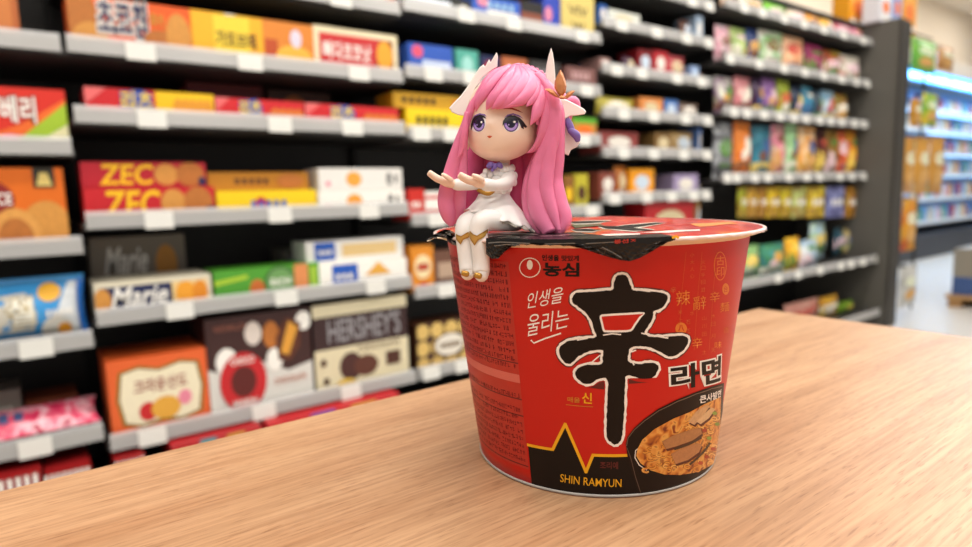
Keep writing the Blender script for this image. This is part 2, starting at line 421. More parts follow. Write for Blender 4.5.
def shelf_box(px0, px1, ptop, zs, label, base, art, Y=1.815, d=.12, name='snack_box', cat='box', group=None, zbase=None, pouchy=False, thick=.05, rz=0):
    """product whose front spans px0..px1 and whose top edge is at ptop (height at the middle)"""
    a = at_y(px0, ptop, Y); b = at_y(px1, ptop, Y); h = (a.z + b.z) / 2 - zs
    a.x, b.x, hm = fit_bay(a.x, b.x, zs); h = min(h, hm); w = b.x - a.x
    if pouchy: mb = pouch(w, h, thick, base, art); Y = Y + thick / 2
    else: mb = box_product(w, h, d, base, art)
    return place(mb, name, ((a.x + b.x) / 2, Y, zs + .0005), label, cat, group, rz)
WHT = mat('#f4f1ea', .5); BLK = mat('#15110f', .5); RED = mat('#c41a20', .45); YEL = mat('#f3c312', .45); ORG = mat('#e8741a', .45); BRN = mat('#4a2413', .5)
CKY = mat('#cf8f3f', .6, var=.3, scale=150); CKY2 = mat('#b56c2a', .6, var=.35, scale=120); BLU = mat('#1f56b5', .4); NAV = mat('#1b2450', .4); GRN = mat('#5aa32c', .45); CRM = mat('#e9dcb8', .5); PNK = mat('#e78aa0', .45); GLD = mat('#c79a3c', .4)
GRY = mat('#9a9a9c', .5); MAR = mat('#7c1218', .5); LIM = mat('#9ec33a', .45); TEA = mat('#2e8f9c', .4); PUR = mat('#7b4fa0', .45); LBL = mat('#9cc4e2', .4)
def smear(x0, y0, x1, y1, m, n=6):
    """a row of small marks too blurred in the photo to be read"""
    return [('r', x0 + (x1 - x0) * k / n, y0, x0 + (x1 - x0) * (k + .62) / n, y1, m) for k in range(n)]
z = lambda b, k: ZS[(b, k)]
BS = 'biscuit and snack boxes on the left shelves'
# bay 2, tier 1 (top tier in view)
shelf_box(66, 189, 1, z(2, 2), 'orange chocolate chip cookie box with outlined Korean lettering, on the top left tier', mat('#e45a14', .45),
    [('e', .1, .55, .13, .5, CKY2), ('e', .16, .12, .15, .4, CKY), ('to', '초코칩', .22, .30, .62, .98, mat('#d8d2cc', .5), .10), ('t', '초코칩', .22, .30, .62, .98, mat('#2a2a52', .5)),
     ('t', '쿠키', .64, .52, .76, .82, GLD), ('e', .72, .28, .14, .22, CKY2), ('e', .88, .42, .11, .45, CKY)], name='cookie_box', group=BS)
shelf_box(190, 312, 18, z(2, 2), 'yellow and orange butter biscuit box between the chocolate chip box and the coconut box', mat('#eeb020', .45),
    [('r', .17, .0, .45, .97, mat('#f0cf3a', .5)), ('r', .56, 0, 1, 1, mat('#d9822a', .5)), ('t', '가또브레', .18, .32, .50, .66, BRN), ('r', .57, .2, .68, .6, mat('#b94a18', .5)),
     ('e', .82, .25, .16, .26, mat('#e9b23e', .6)), ('e', .84, .66, .05, .2, mat('#d8cfe0', .5)), ('r', .26, .97, .34, 1, WHT)], name='biscuit_box', group=BS)
shelf_box(313, 402, 31, z(2, 2), 'cream framed red coconut biscuit box at the right end of the top left tier', CRM,
    [('r', .06, .1, .94, .86, mat('#c4282a', .5)), ('t', '빠다코코낫', .10, .30, .66, .70, WHT), ('p', [(.7, .1), (.94, .1), (.94, .86), (.78, .86)], mat('#8a4a12', .5)), ('e', .83, .5, .1, .34, mat('#eda22a', .5))], name='biscuit_box', group=BS)
# tier above, only bottoms in view
for (a, b, c, l) in ((300, 345, '#dcdcdc', 'white'), (346, 398, '#b5603a', 'reddish brown')):
    shelf_box(a, b, -24, z(2, 1), l + ' box on the highest left tier, mostly above the photo edge', mat(c, .5), smear(.2, .2, .8, .5, WHT), group=BS)
# bay 2, tier 2
def ritz(a, b, y, label, twotone, Y=1.815):
    art = [('p', [(0, .45), (.0, 1), (.16, 1)], mat('#e46a6a', .5)), ('e', .40 if twotone else .42, .62, .09, .38, mat('#2a4fb0', .5)),
           ('to', '리츠', .26, .3, .50, .95, mat('#2a4fb0', .5), .07), ('t', '리츠', .26, .3, .50, .95, mat('#f0d040', .5))]
    if twotone: art = [('r', .52, 0, 1, 1, YEL)] + art + [('e', .70 + .06 * k, .4, .045, .4, mat('#e39a28', .5)) for k in range(5)]
    else: art = art + [('e', .66 + .09 * k, .35, .07, .36, mat('#d9762a', .5)) for k in range(4)]
    return shelf_box(a, b, y, z(2, 3), label, mat('#cf1f26', .45), art, Y=Y, name='cracker_box', group=BS)
ritz(84, 213, 91, 'red and yellow cracker box at the left end of the second left tier', True, Y=1.82)
ritz(215, 303, 100, 'middle red cracker box on the second left tier, right of the red and yellow one', False)
ritz(305, 398, 106, 'red cracker box at the right end of the second left tier, beside the yellow stack', False)
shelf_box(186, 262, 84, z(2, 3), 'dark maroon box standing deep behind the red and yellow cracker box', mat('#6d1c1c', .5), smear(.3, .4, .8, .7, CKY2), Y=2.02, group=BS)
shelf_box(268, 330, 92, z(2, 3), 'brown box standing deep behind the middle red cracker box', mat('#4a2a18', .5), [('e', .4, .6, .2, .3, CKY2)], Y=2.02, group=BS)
YBT = '야채크래커'
for (a, b, y, z0, hh, l, m_) in ((406, 474, 110, None, 0, 'yellow cracker box with black lettering, lower of the two behind the hair', mat('#f0cf14', .45)),):
    o = shelf_box(a, b, y, z(3, 3), l, m_, smear(.14, .42, .62, .72, BLK, 5) + [('r', .84, .3, .92, .7, RED)], name='cracker_box', group=BS)
ytop = at_y(437, 110, 1.815).z + .001
a_ = at_y(393, 92, 1.82); b_ = at_y(463, 96, 1.82); mbx = box_product(b_.x - a_.x, (a_.z + b_.z) / 2 - ytop, .12, mat('#d3a01c', .5), smear(.12, .35, .62, .72, mat('#3a2408', .5), 5) + [('r', .84, .3, .92, .7, ORG)])
place(mbx, 'cracker_box', ((a_.x + b_.x) / 2, 1.822, ytop), 'duller gold cracker box with black lettering, upper of the two beside the hair', 'box', BS)
# bay 2, tier 3
def stack2(specs, zs, Y=1.815, group=BS, name='snack_box', d=.12):
    zb = zs
    for (a, b, yt, label, base, art, dy) in specs:
        p = at_y(a, yt, Y + dy); q = at_y(b, yt, Y + dy); zt = (p.z + q.z) / 2; p.x, q.x, hm = fit_bay(p.x, q.x, zs); zt = min(zt, zs + hm)
        place(box_product(q.x - p.x, zt - zb - .001, d, base, art), name, ((p.x + q.x) / 2, Y + dy, zb + .0005), label, 'box', group); zb = zt
zec = [('t', 'ZEC', .13, .1, .54, .92, YEL, .02), ('e', .66, .5, .1, .44, CKY), ('e', .86, .5, .12, .5, CKY2), ('r', .93, .06, .99, .38, NAV)]
stack2([(80, 214, 187, 'red ZEC biscuit box, lower of the stack of two on the third left tier', mat('#c31a24', .45), zec, 0),
        (73, 205, 162, 'red ZEC biscuit box, upper of the stack of two on the third left tier', mat('#b5182a', .45), zec, .02)], z(2, 4), name='biscuit_box')
stack2([(216, 316, 190, 'bright yellow biscuit box under the dull gold one, right of the ZEC stack', mat('#f2cd10', .45), [('e', .42, .45, .06, .3, RED)] + smear(.32, .2, .7, .6, BLU, 5), 0),
        (207, 308, 172, 'dull gold biscuit box lying on the bright yellow one, right of the ZEC stack', mat('#b97a16', .5), smear(.25, .35, .6, .65, BRN, 5) + [('e', .8, .5, .14, .4, CKY2)], .03)], z(2, 4), name='biscuit_box')
wb = [('e', .40, .5, .09, .34, mat('#efa23a', .5)), ('t', 'e', .80, .2, .86, .8, BLK), ('r', .9, .3, .93, .7, BLK), ('e', .1, .3, .03, .1, PNK)]
stack2([(318, 408, 190, 'white biscuit box with an orange dot, lower of two on the third left tier', WHT, wb, 0),
        (318, 406, 168, 'white biscuit box with an orange dot, upper of two on the third left tier', mat('#e6e3de', .5), wb, .006)], z(2, 4), name='biscuit_box')
# bay 2, tier 4
shelf_box(88, 184, 236, z(2, 5), 'shaded Marie biscuit box standing at the back of the fourth left tier', mat('#8a7f72', .6),  # shade deep in the tier is painted into the base colour
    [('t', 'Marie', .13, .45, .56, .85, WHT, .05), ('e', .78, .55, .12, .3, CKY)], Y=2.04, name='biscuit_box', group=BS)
shelf_box(91, 211, 279, z(2, 5), 'cream Marie biscuit box at the front left of the fourth left tier', mat('#d9d2bb', .5),
    [('r', .04, .18, .64, .86, NAV), ('e', .06, .5, .07, .34, CKY), ('r', .64, .18, .96, .86, mat('#e8c98a', .5)), ('t', 'Marie', .12, .26, .58, .84, WHT, .05), ('e', .76, .5, .09, .36, mat('#eba02c', .5)), ('e', .89, .5, .07, .34, mat('#e08a1e', .5))], d=.17, name='biscuit_box', group=BS)
shelf_box(213, 319, 267, z(2, 5), 'green biscuit box with a round emblem, right of the Marie box', mat('#4c9a2c', .45),
    [('p', [(0, .55), (.3, .7), (.3, .82), (0, .7)], mat('#a9c832', .5)), ('e', .38, .35, .07, .3, mat('#c4682a', .5)), ('e', .60, .5, .15, .5, mat('#31592a', .5)), ('e', .60, .5, .13, .44, mat('#6a9a58', .5)),
     ('t', 'RICH', .51, .38, .70, .62, WHT), ('r', .74, .0, .88, 1, mat('#d98b52', .5)), ('r', .9, .1, .97, .9, LIM)], name='biscuit_box', group=BS)
shelf_box(282, 322, 248, z(2, 5), 'dim clear pack standing at the back behind the green biscuit box', mat('#6f6b64', .5), smear(.1, .5, .9, .8, GRY, 3), Y=2.0, group=BS)  # dimness at the back is put into the grey base colour
bw = lambda k: [('r', .08 if k else .14, .15, .28 if k else .42, .95, BLU), ('r', .35, .25, .92, .82, mat('#e9c98c', .5)) if k else ('p', [(.5, .45), (.66, .95), (.8, .45)], mat('#e5a83e', .5))] + smear(.12 if k else .18, .4, .26 if k else .38, .6, WHT, 3)
stack2([(318, 409, 261, 'white and blue cracker box, lower of two on the fourth left tier', WHT, bw(0), 0),
        (305, 405, 239, 'white and blue cracker box with cream panel, upper of two on the fourth left tier', mat('#eceae6', .5), bw(1), .02)], z(2, 5), name='cracker_box')
# bay 2, tier 5
fr = [(.14, .2), (.10, .5), (.14, .82), (.3, .86), (.5, .8), (.72, .86), (.88, .82), (.92, .52), (.88, .2), (.7, .14), (.5, .18), (.3, .14)]
shelf_box(104, 206, 355, z(2, 6), 'orange sandwich biscuit box with a scalloped cream label, on the lowest full tier', mat('#e0622a', .45),
    [('p', grow(fr, .035), mat('#8a6a20', .5)), ('p', fr, mat('#ece2c4', .5)), ('t', '크라운산도', .24, .54, .78, .72, mat('#8c1a20', .5)), ('e', .36, .3, .09, .12, RED), ('e', .54, .31, .15, .15, mat('#dfa53c', .6)), ('e', .74, .4, .07, .1, PNK)], d=.2, name='biscuit_box', group=BS)
shelf_box(203, 309, 313, z(2, 6), 'brown and white chocolate marshmallow pie box with a red round seal', mat('#3a1a18', .45),
    [('p', [(0, 0), (1, 0), (1, .42), (.75, .36), (.5, .5), (.25, .38), (0, .5)], mat('#d8d6d0', .5)), ('t', 'MARSHMALLOW', .08, .86, .38, .92, mat('#8a5040', .5)), ('e', .17, .55, .10, .14, WHT), ('e', .43, .8, .08, .12, mat('#d9cdc4', .5)), ('e', .60, .76, .08, .14, CKY2), ('e', .93, .86, .08, .1, WHT), ('e', .62, .5, .08, .12, WHT),
     ('p', [(.66, .48), (.64, .72), (.76, .92), (.90, .84), (.88, .6), (.78, .46)], mat('#5a2a12', .4)), ('p', [(.68, .56), (.78, .88), (.87, .8), (.76, .52)], mat('#d99a36', .5)),
     ('e', .31, .33, .22, .30, mat('#c21a22', .5)), ('e', .31, .33, .12, .16, mat('#5a1410', .4)), ('t', 'CHOCO', .20, .51, .42, .58, WHT), ('t', 'MARSH', .20, .08, .42, .15, WHT), ('t', 'CHOCOLATE', .60, .24, .92, .30, mat('#b06a50', .5))], d=.2, name='biscuit_box', group=BS)
shelf_box(311, 406, 300, z(2, 6), "brown and cream HERSHEY'S chocolate cookie box at the right of the lowest full tier", mat('#33191a', .45),
    [('r', 0, .86, 1, 1, mat('#d9cfae', .5)), ('r', .0, 0, 1, .5, mat('#ddd2b0', .5)), ('t', "HERSHEY'S", .14, .56, .92, .83, mat('#8f8c90', .5)), ('t', 'CHOCOLATE', .44, .42, .9, .48, BRN), ('e', .36, .27, .12, .16, mat('#47201a', .4)), ('e', .52, .25, .13, .12, mat('#5a2c1c', .4)),
     ('e', .3, .08, .1, .06, mat('#e0b84a', .5)), ('r', .74, .2, .9, .36, BRN), ('e', .1, .15, .03, .04, BRN), ('e', .08, .36, .03, .04, BRN)], d=.2, name='biscuit_box', group=BS)
# bay 1
shelf_box(-60, 12, -40, z(1, 1), 'tan box at the far left edge of the photo, topmost of that bay', mat('#c9783a', .5), [('r', .9, 0, 1, 1, mat('#b5602a', .5))], group=BS)
shelf_box(-62, 69, 87, z(1, 2), 'red, orange and green berry snack box at the left edge of the photo', mat('#d42a1a', .45),
    [('p', [(0, 0), (.55, 0), (1, .55), (1, .85), (.6, .4)], mat('#e86a22', .5)), ('p', [(.45, 0), (1, 0), (1, .78), (.6, .2)], mat('#9fc02c', .5)), ('p', [(.62, 0), (1, 0), (1, .42)], mat('#e5e0b0', .5)),
     ('to', '베리', .45, .42, .74, .86, mat('#a03020', .5), .08), ('t', '베리', .45, .42, .74, .86, WHT), ('e', .5, .1, .12, .14, PNK), ('e', .62, .08, .08, .1, LIM)], d=.2, name='snack_box', group=BS)
shelf_box(-82, 62, 168, z(1, 3), 'orange digestive biscuit box with a black and gold badge, at the left photo edge', mat('#dc6a10', .45),
    [('e', .46, .62, .16, .22, mat('#8a1a14', .5)), ('t', 'CE', .49, .56, .60, .70, WHT), ('e', .84, .22, .2, .38, CKY), ('e', .60, .14, .19, .38, mat('#d99a4a', .6, var=.3, scale=150)), ('e', .60, .14, .13, .26, CKY2), ('r', .77, .76, .93, 1, mat('#2a241a', .5)), ('p', [(.79, .78), (.91, .78), (.88, .94), (.82, .94)], mat('#d8c070', .5))], d=.2, name='biscuit_box', group=BS)
shelf_box(-45, 88, 280, z(1, 4), 'blue and white pillow bag with big outlined Korean lettering, left photo edge', mat('#3f98d8', .3, bump=.3, scale=25),
    [('p', [(0, .1), (.52, .1), (.58, .5), (.5, .8), (0, .75)], mat('#cfcabc', .5)), ('to', '설', .33, .34, .56, .74, mat('#b7a060', .5), .06), ('t', '설', .33, .34, .56, .74, mat('#e8e6da', .4)), ('e', .70, .78, .1, .13, mat('#f0b22a', .5)), ('p', [(.72, .1), (.97, .1), (.97, .9), (.86, .9), (.74, .45)], mat('#d7dde2', .3)),
     ('e', .74, .22, .14, .2, mat('#d9d6cc', .5)), ('e', .80, .2, .06, .1, mat('#f0a028', .5))] + smear(.66, .42, .9, .52, WHT, 5) + [('r', .94, .05, 1, .95, mat('#1f6bc0', .4))], name='snack_bag', cat='bag', pouchy=True, thick=.09, group='snack bags on the left shelves')
pk = pouch(.36, .115, .045, patchy(['#c01a48', '#e8496f', '#f4c0cc', '#b01040'], 30, .25), smear(.35, .3, .6, .6, mat('#4a5a8a', .4), 3))
place(pk, 'snack_bag', (-.075, 1.815, z(1, 5) + .028), 'glossy pink bag lying on the lowest tier at the left photo edge', 'bag', 'snack bags on the left shelves', rx=-1.2)
for (a, b, y, c, l) in ((-20, 20, 392, '#9a8f86', 'grey white bag behind the glossy pink bag, lowest tier at left'), (24, 78, 398, '#8a4428', 'brown box behind the glossy pink bag, lowest tier at left')):
    shelf_box(a, b, y, z(1, 5), l, mat(c, .5), smear(.2, .4, .8, .6, WHT, 4), Y=1.98, group=BS)
# base tier: mostly hidden by the table edge
for (a, b, yt, l) in ((-30, 42, 480, 'red and white striped pack at the left end of the bottom tier'), (44, 92, 471, 'red pack with tan lettering, second on the bottom tier above the table edge'), (94, 146, 462, 'red checked pack on the bottom tier below the orange sandwich biscuit box')):
    shelf_box(a, b, yt, z(1, 6), l, mat('#941a1c', .4), [('r', k / 8, .8, (k + .5) / 8, 1, WHT) for k in range(8)] + [('r', 0, .3, 1, .6, mat('#c9a080', .5))], Y=1.742, d=.2, group='packs on the bottom tier')
for (a, b, yt, c, l) in ((170, 262, 431, '#b01820', 'red pack with a teal patch on the bottom tier below the round seal box'), (266, 400, 406, '#c01a22', "red pack with a purple patch on the bottom tier below the HERSHEY'S box")):
    shelf_box(a, b, yt, z(2, 7), l, mat(c, .4), [('r', .3, .75, .48, 1, TEA if a < 200 else PUR), ('r', .6, .8, .8, .98, GLD)], Y=1.742, d=.2, group='packs on the bottom tier')
# bay 3
B3 = 'boxes behind the figurine'
shelf_box(407, 451, -2, z(3, 1), 'white and blue box at the left of the highest tier behind the figurine', mat('#dfe6f2', .45), [('r', 0, .0, .5, .4, BLU)], group=B3)
shelf_box(452, 471, 0, z(3, 1), 'black and white box between two blue boxes on the highest tier', mat('#2a2a28', .45), [('e', .6, .4, .3, .3, WHT)], group=B3)
shelf_box(472, 520, -2, z(3, 1), 'blue box with white lettering and a pink spot, above the figurine', mat('#2a5cc0', .45), [('e', .22, .75, .12, .18, PNK), ('r', .3, .2, .95, .5, WHT)] + smear(.3, .55, .9, .8, LBL, 4), group=B3)
shelf_box(521, 543, 2, z(3, 1), 'brown box right of the blue lettered box on the highest tier', mat('#8a4a34', .5), [('r', 0, .6, 1, 1, BLK)], group=B3)
shelf_box(543, 560, -4, z(3, 1), 'deep blue box beside the cream box on the highest tier', mat('#2440b0', .45), [('e', .3, .5, .2, .2, PNK)], group=B3)
shelf_box(561, 594, -6, z(3, 1), 'cream yellow box with black lettering, right end of the highest tier', mat('#d9c370', .45), [('t', 'VIV', .2, .5, .8, .72, mat('#5a4a28', .5)), ('t', 'W', .3, .1, .7, .35, mat('#5a4a28', .5))], group=B3)
shelf_box(408, 452, 45, z(3, 2), 'blue and white box with a pink spot, left of the figurine head fin', mat('#2a57b8', .45), [('e', .2, .75, .12, .2, mat('#e05070', .5)), ('r', .3, .15, .95, .5, mat('#c8d6ee', .5)), ('r', .0, 0, 1, .12, WHT)], group=B3)
shelf_box(456, 478, 50, z(3, 2), 'teal green box directly behind the white head fin', mat('#4fa898', .45), [('e', .5, .5, .25, .3, mat('#9fd8d0', .5))], group=B3)
shelf_box(480, 500, 56, z(3, 2), 'small navy box behind the top of the pink hair', NAV, [('e', .5, .5, .3, .3, RED)], group=B3)
shelf_box(502, 527, 58, z(3, 2), 'copper brown box behind the top of the pink hair', mat('#b5643a', .5), smear(.2, .4, .8, .7, CRM, 3), group=B3)
shelf_box(530, 560, 62, z(3, 2), 'dark box behind the upright white horn', mat('#33302e', .5), smear(.2, .4, .8, .7, GRY, 3), group=B3)
shelf_box(566, 599, 68, z(3, 2), 'dusty rose box right of the gold hair ornament', mat('#7d5450', .5), smear(.2, .5, .8, .8, mat('#c8a0a0', .5), 4), group=B3)
shelf_box(572, 600, 118, z(3, 3), 'green and orange box right of the purple ribbon', mat('#c98a3a', .5), [('r', 0, .75, 1, 1, GRN), ('e', .5, .4, .3, .3, ORG)], group=B3)
shelf_box(406, 424, 189, z(3, 4), 'red box left of the open hands of the figurine', mat('#c8281e', .45), smear(.2, .4, .8, .6, WHT, 2), group=B3)
stack2([(425, 458, 202, 'white pack with red stripes, lower of the pair under the open hands', WHT, [('r', 0, .4, 1, .6, RED)], 0), (425, 458, 191, 'white pack with red stripes, upper of the pair under the open hands', WHT, [('r', 0, .3, 1, .6, RED)], .004)], z(3, 4), group=B3)
shelf_box(564, 574, 176, z(3, 4), 'narrow brown box right of the pink hair', mat('#8a5a20', .5), [('e', .5, .5, .3, .2, YEL)], group=B3)
shelf_box(575, 588, 174, z(3, 4), 'narrow yellow green box right of the pink hair', mat('#b9ae2c', .5), [('e', .5, .5, .3, .2, BRN)], group=B3)
shelf_box(407, 433, 246, z(3, 5), 'orange box with a cream oval, just left of the noodle cup', mat('#dd8a22', .45), [('e', .5, .55, .38, .26, mat('#ecd8a8', .5)), ('r', .25, .47, .75, .62, mat('#b5402a', .5)), ('e', .5, .14, .2, .08, RED)], group=B3)
shelf_box(434, 468, 250, z(3, 5), 'brown and cream box between the orange box and the noodle cup', mat('#6a4636', .5), [('r', .1, .3, .9, .7, mat('#b59a84', .5))], group=B3)
shelf_box(416, 470, 321, z(3, 6), 'brown box of round gold biscuits with a white label, left of the cup', mat('#4a2a1a', .45),
    [('e', .1 + .26 * (k % 4), .14 + .35 * (k // 4), .12, .16, mat('#d6b468', .6, var=.3, scale=90)) for k in range(12)] + [('e', .58, .5, .3, .26, mat('#6a4a20', .5)), ('e', .58, .5, .27, .23, mat('#e4ddd0', .5)), ('r', .4, .44, .78, .54, mat('#8a7a68', .5))], name='biscuit_box', group=B3)
# bay 4
B4 = 'blurred packs above the cup lid'
rows4 = {1: ('uppermost full tier', [(594, 607, 4, '#1f5aa8', 'blue'), (608, 640, 12, '#d9dcd2', 'white'), (684, 694, 20, '#6a4030', 'brown'), (696, 711, 17, '#a8bfd8', 'pale blue')]),
         2: ('second tier', [(600, 610, 58, '#b08a84', 'dusty pink'), (627, 637, 56, '#4a2440', 'dark purple'), (638, 653, 50, '#7c141c', 'dark red'), (654, 668, 51, '#b81e2a', 'red'), (669, 688, 55, '#c25058', 'pale red'), (691, 699, 66, '#8aa4cc', 'pale blue'), (701, 712, 74, '#9a7a74', 'taupe')]),
         3: ('third tier', [(596, 638, 97, '#b3a63a', 'yellow'), (640, 663, 98, '#d98a48', 'orange'), (665, 678, 100, '#4a76b8', 'blue'), (680, 708, 103, '#7a6458', 'taupe')]),
         4: ('fourth tier', [(600, 638, 132, '#8c3c38', 'brick red'), (655, 672, 133, '#8a6a3c', 'brown'), (674, 696, 132, '#b59660', 'tan'), (699, 713, 128, '#5c7cb8', 'blue')]),
         5: ('fifth tier', [(594, 616, 172, '#8a4638', 'brick red'), (618, 629, 166, '#c9741c', 'dark orange'), (630, 654, 169, '#f0a018', 'bright orange'), (674, 698, 174, '#a394b8', 'lavender'), (700, 712, 180, '#5a6a90', 'slate blue')]),
         6: ('tier nearest the cup lid', [(602, 640, 222, '#5a3428', 'brown'), (645, 694, 201, '#b81c24', 'red'), (697, 712, 196, '#b58c58', 'tan')])}
for k, (nm, its) in rows4.items():
    for j, (a, b, y, c, cn) in enumerate(its):
        bag = (j + k) % 3 == 0
        art = [('e', .5, .55, .3, .25, mat(('#e8e2d8', '#d8c8a0', '#c8d8e8')[j % 3], .5))] + smear(.2, .15, .8, .3, WHT, 4)
        shelf_box(a, b, y, z(4, k), f'{cn} {"bag" if bag else "box"} on the {nm} of the seven tier bay', mat(c, .45), art, Y=1.82, name='snack_bag' if bag else 'snack_box', cat='bag' if bag else 'box', pouchy=bag, thick=.05, group=B4)
# snack gondola
B5 = 'colourful snack bags on the far gondola'
def gbag(a, b, y, zs, c, label, Y=Y5 + .03, art=None, tilt=0, name='snack_bag', th=.07, spots=None):
    p = at_y(a, y, Y); q = at_y(b, y, Y); h = (p.z + q.z) / 2 - zs; p.x, q.x, hm = fit_bay(p.x, q.x, zs); h = min(h, hm); w = q.x - p.x - .004
    base = patchy(c, 14, .3, .3, seed=a % 7) if isinstance(c, list) else mat(c, .35, bump=.3, scale=20)
    if art is None:
        ra = random.Random(a * 31 + b); pal = ['#efe9da', '#d9a44a', '#c8483a', '#5a8a3a', '#3a5a90', '#e8c8d0', '#f0d060', '#7a4a30']; pc_ = lambda: mat(ra.choice(pal), .4)
        k = ra.randrange(4)
        if k == 0: art = [('p', [(0, .3), (1, .55), (1, .78), (0, .6)], pc_()), ('e', .4, .3, .22, .12, pc_())]
        elif k == 1: art = [('e', ra.uniform(.35, .6), ra.uniform(.5, .68), .3, .16, pc_())] + smear(.2, .2, .8, .28, pc_(), 4)
        elif k == 2: art = [('r', 0, .12, 1, .3, pc_()), ('e', .55, .58, .2, .17, pc_()), ('e', .35, .42, .14, .1, pc_())]
        else: art = [('p', [(.0, .1), (.7, .1), (.35, .5), (0, .6)], pc_()), ('r', .25, .68, .8, .8, pc_())]
    place(pouch(w, h, th, base, art), name, ((p.x + q.x) / 2, Y + th / 2, zs + .001), label, 'bag', B5, rz=tilt)
R5 = {
 0: ('top tier', [(727, 744, -4, ['#b0542a', '#e0c0a0', '#8a3a20'], 'rust brown'), (745, 768, -6, ['#e8e4da', '#c8c0b4', '#f4f0e6'], 'white'), (769, 792, -6, ['#6cc020', '#8ad838', '#4ca010'], 'bright green'), (793, 810, 0, ['#efe0c8', '#e8c0b0', '#f4ecd8'], 'cream'),
      (811, 824, 4, ['#f08a20', '#f4b430', '#e06a18'], 'orange'), (825, 838, 8, ['#f4c020', '#f0a818', '#e8d060'], 'golden yellow'), (839, 856, 14, ['#c81e48', '#a81438', '#e04870'], 'crimson'), (857, 868, 22, ['#e08aa0', '#c86a88', '#f0b8c4'], 'pink')]),
 1: ('second tier', [(719, 735, 24, ['#dccfd8', '#e8a0b0', '#f0e8ea'], 'pale pink'), (736, 751, 27, ['#8ac040', '#c8d890', '#6a9828'], 'green'), (752, 764, 28, ['#1f3468', '#2c4a90', '#18264c'], 'navy'), (765, 788, 30, ['#e8ecd8', '#78b860', '#f4f4ec', '#e0a050'], 'white and green'),
      (789, 809, 36, ['#f0b088', '#f4c8a0', '#e89058'], 'peach'), (810, 828, 44, ['#a82c68', '#8a1c50', '#c04888'], 'magenta'), (829, 845, 50, ['#c85c28', '#8a3018', '#b8c040'], 'rust and green'), (846, 870, 56, ['#e8e0d0', '#d8d0c0', '#c83c28'], 'cream and red')]),
 2: ('third tier', [(720, 738, 76, ['#e8ecd8', '#8a5a88', '#a8c860'], 'white and violet'), (739, 757, 76, ['#e8a8a8', '#d88088', '#f0c8c0'], 'salmon pink'), (758, 767, 78, ['#3a1e44', '#4a2a58', '#2a1434'], 'dark plum'), (768, 781, 78, ['#a878b8', '#8a5aa0', '#c8a0d0'], 'purple'),
      (782, 796, 80, ['#b8c848', '#98a830', '#d0d878'], 'yellow green'), (797, 806, 86, ['#1c2c48', '#243a5c', '#101c30'], 'dark navy'), (807, 818, 86, ['#4a9cb8', '#2a7898', '#80c0d0'], 'cyan blue'), (819, 826, 90, ['#2c3c4c', '#3a5468', '#1c2834'], 'slate'), (827, 839, 90, ['#b8d0dc', '#6aa0c0', '#e8f0f4'], 'ice blue'), (840, 852, 94, ['#c89448', '#a87430', '#8a9a40'], 'ochre')]),
 3: ('fourth tier', [(707, 738, 122, ['#8a8c90', '#4a4a50', '#b8bcc0', '#2a2a30'], 'silver and black'), (739, 757, 122, ['#e87420', '#f09040', '#d05a10'], 'vivid orange'), (758, 776, 126, ['#3a88a0', '#2a6880', '#5aa8b8'], 'teal'), (777, 790, 125, ['#e8a0b0', '#e07890', '#d0e0c0'], 'rose'),
      (791, 803, 124, ['#b8dca8', '#90c888', '#d8ecc8'], 'mint green'), (804, 821, 127, ['#f0d0a8', '#f0a030', '#f4e0c8'], 'cream and orange'), (822, 831, 130, ['#5a1c18', '#3a1010', '#782c24'], 'dark maroon'), (832, 843, 130, ['#9a7428', '#6a4c18', '#b89040'], 'brown gold'), (844, 852, 131, ['#d04a28', '#e07040', '#a83418'], 'red orange'), (853, 864, 131, ['#e0b020', '#d05020', '#f0d040'], 'yellow and red')])}
for k, (nm, its) in R5.items():
    for (a, b, y, c, cn) in its:
        gbag(a, b, y, z(5, k), c, f'{cn} snack bag on the {nm} of the far snack gondola', spots=None, tilt=random.uniform(-.06, .06))
hk = [(738, 746, '#b8c838', 'pale green'), (747, 756, '#d8a83c', 'tan yellow'), (757, 766, '#b07a28', 'brown'), (767, 780, '#e0bc18', 'bright yellow'), (781, 791, '#d0c020', 'lemon'), (792, 806, '#b8cc80', 'leaf green and pink'), (807, 825, '#e0c838', 'yellow and pink'), (826, 845, '#8890c0', 'periwinkle blue'), (846, 859, '#a06830', 'brown orange')]
for (a, b, c, cn) in hk:
    p = at_y(a, 187, Y5 + .05); q = at_y(b, 187, Y5 + .05); q.x = min(q.x, GX1 - .01); zb = at_y((a + b) / 2, 217, Y5 + .06).z
    place(pouch(q.x - p.x, p.z - zb, .04, patchy([c, '#a87818' if 'blue' not in cn else '#5a5890', c, '#e8d040' if 'blue' not in cn else '#b0a8d8'], 16, .35, .2), smear(.2, .4, .8, .6, WHT, 3)), 'snack_bag', ((p.x + q.x) / 2, Y5 + .05, zb), f'{cn} bag hanging below the fourth tier of the far gondola', 'bag', 'bags hanging below the fourth tier')
MB().box((GX0, Y5 + .075, zk(.105)), (GX1 - .005, Y5 + .085, zk(.112)), M_BLK).build('hanging_bar', sn)
for k in range(9): pass
zf = z(5, 4)
for (a, b, y, c, cn) in ((720, 741, 244, ['#3c8ac0', '#88b8d0', '#2a6a98'], 'blue'), (742, 765, 246, ['#d8dcc0', '#88b070', '#4a9048'], 'cream and green'), (766, 790, 244, ['#4a98a0', '#3a8048', '#2a7088'], 'teal and green'), (791, 805, 238, ['#e8a020', '#e8c030', '#d88018'], 'amber'), (806, 823, 240, ['#c8d8e0', '#88a8c0', '#e8eef0'], 'white and blue')):
    gbag(a, b, y, zf, c, f'{cn} pack on the low sloping tier of the far gondola', Y=Y5 - .05)
